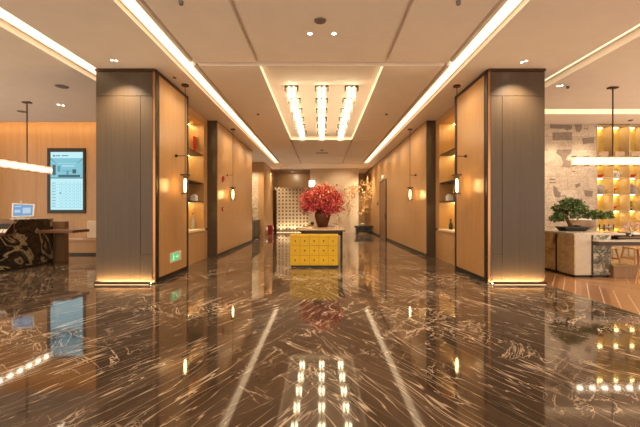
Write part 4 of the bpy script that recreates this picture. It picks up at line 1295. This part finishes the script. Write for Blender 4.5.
tt = thing('small_plant', (X0, 11.0, z), 'small dark green plant in the third cubby of the gold shelves', 'plant')
m = MB(); m.lathe([(0, 0), (.05, 0), (.065, .07), (.058, .07), (0, .05)], (X0, 11.0, z), 18); m.build('pot', 'pot_dark', tt, smooth=True)
m = MB()
for k in range(90):
    h = rng.random(); a = rng.uniform(0, 6.28); r_ = .09 * (1 - h * .8)
    m.leaf((X0 + r_ * math.cos(a) * .5, 11.0 + r_ * math.sin(a) * .5, z + .07 + h * .2), (math.cos(a), math.sin(a), .4), (0, 0, 1), .06, .03, 0 if k % 3 else 1)
m.build('foliage', ['bonsai_dark', 'bonsai_green'], tt)

# ------------------------------------------------------------------ beams: pillar downlights, lattice uplights and added fill spots


def spot(loc, energy, size, blend=.6, target=None, color=(1, .80, .55), r=.03, name='downlight_and_fill'):
    l = bpy.data.lights.new(name, 'SPOT'); l.energy = energy; l.spot_size = R(size); l.spot_blend = blend; l.color = color; l.shadow_soft_size = r
    o = bpy.data.objects.new(name, l); COL.objects.link(o); o.location = loc
    d = Vector(target or (loc[0], loc[1], 0)) - Vector(loc)
    o.rotation_euler = d.to_track_quat('-Z', 'Y').to_euler()
    return o


spot((-3.63, 6.27, 3.93), 200, 112, .9, (-3.63, 6.50, 0))
spot((3.55, 6.29, 3.93), 200, 112, .9, (3.55, 6.52, 0))
for X0, Y0 in ((-.55, 5.4), (.6, 5.4), (-1.7, 10), (1.7, 10), (0, 15.5), (0, 18.5), (-1.6, 14), (1.6, 14), (-1.6, 18), (1.6, 18), (0, 20.8), (-2.0, 21.3), (2.0, 21)):
    spot((X0, Y0, 3.95), 110, 95, .8)  # fill spots added over the corridor floor, without fixtures of their own
for Y0 in (7.4, 11.6, 13.4, 15.2, 17.2, 19.2, 21.2):
    for sx in (-1, 1):
        if sx > 0 or Y0 < 15.5 or Y0 > 19.5: spot((sx * 2.2, Y0, 3.95), 55, 140, 1., (sx * 3.05, Y0, 1.6))  # unseen spots added to brighten the walls and bounce light to the ceiling
spot((vx, 9.7, 3.9), 170, 40, .8, (vx, 10.6, 1.3))
spot((.0, 7.4, 3.9), 120, 34, .8, (-.1, 8.7, .4))
spot((1.3, 20.4, 3.93), 90, 100, .8, (1.3, 22.3, 1.8))  # added spot brightening the cream end wall
for X0, Y0 in ((-7.6, 8.4), (-6.3, 8.0), (-8.2, 9.8), (-6.2, 10.2)): spot((X0, Y0, 3.93), 45, 90, .8)  # fill spots over the reception, apart from its downlight pair
for X0, Y0 in ((5.3, 7.9), (6.4, 7.9), (7.2, 6.2), (5.6, 6.2)): spot((X0, Y0, 3.93), 100, 80, .8)  # fill spots over the tea area, apart from its downlight pair
for X0 in (6.2, 7.0, 7.8): spot((X0, 10.1, 3.93), 85, 80, .8, (X0, 10.85, 1.6))

for X0, Y0 in ((-3.7, 18.3), (2.6, 21.0), (-2.9, 22.0)): spot((X0, Y0, 3.93), 140, 90, .8)  # fill added for the dark recess, the branch and the lattice corner

for X0 in (-2.5, -1.8, -1.1): spot((X0, 22.35, .06), 22, 140, .6, (X0, 22.5, 4.), name='floor_uplight')
spot((-1.9, 23.9, 3.93), 40, 120, .9, (-1.9, 25.6, 2.6))  # added to lift the wooden end wall above the lattice
spot((2.7, 23.9, 3.93), 160, 120, .8)  # added to lift the wood recess right of the cream wall
spot((2.2, 19.9, 3.93), 260, 60, .8, (2.5, 21.9, 2.3))
spot((-3.6, 18.2, 3.93), 160, 80, .8, (-3.5, 19.4, 1.9))  # extra spot put in to brighten the stone wall

# warm world fill added to brighten the ceiling; enters where walls are left unbuilt
w = bpy.data.worlds.new('World'); SC.world = w; w.use_nodes = True
bg = w.node_tree.nodes['Background']; bg.inputs['Color'].default_value = (1., .785, .58, 1); bg.inputs['Strength'].default_value = 1.5

# ------------------------------------------------------------------ camera
cam = bpy.data.cameras.new('Camera'); co = bpy.data.objects.new('Camera', cam); COL.objects.link(co)
co.location = (0, 0, H); co.rotation_euler = (R(90), 0, 0)
cam.sensor_width = 36; cam.lens = 36 * F / 640; cam.shift_x = -1.5 / 640; cam.shift_y = -2.5 / 640
cam.clip_start = .05; cam.clip_end = 200
SC.camera = co
for ob in bpy.data.objects:
    if '_w' in ob: del ob['_w']
vs_ = SC.view_settings
vs_.view_transform = 'Standard'; vs_.look = 'None'; vs_.gamma = 1; vs_.use_curve_mapping = False; vs_.exposure = .72
SC.cycles.max_bounces = 8; SC.cycles.diffuse_bounces = 4; SC.cycles.glossy_bounces = 4; SC.cycles.transparent_max_bounces = 12
SC.cycles.sample_clamp_indirect = 6.
SC.cycles.use_denoising = True
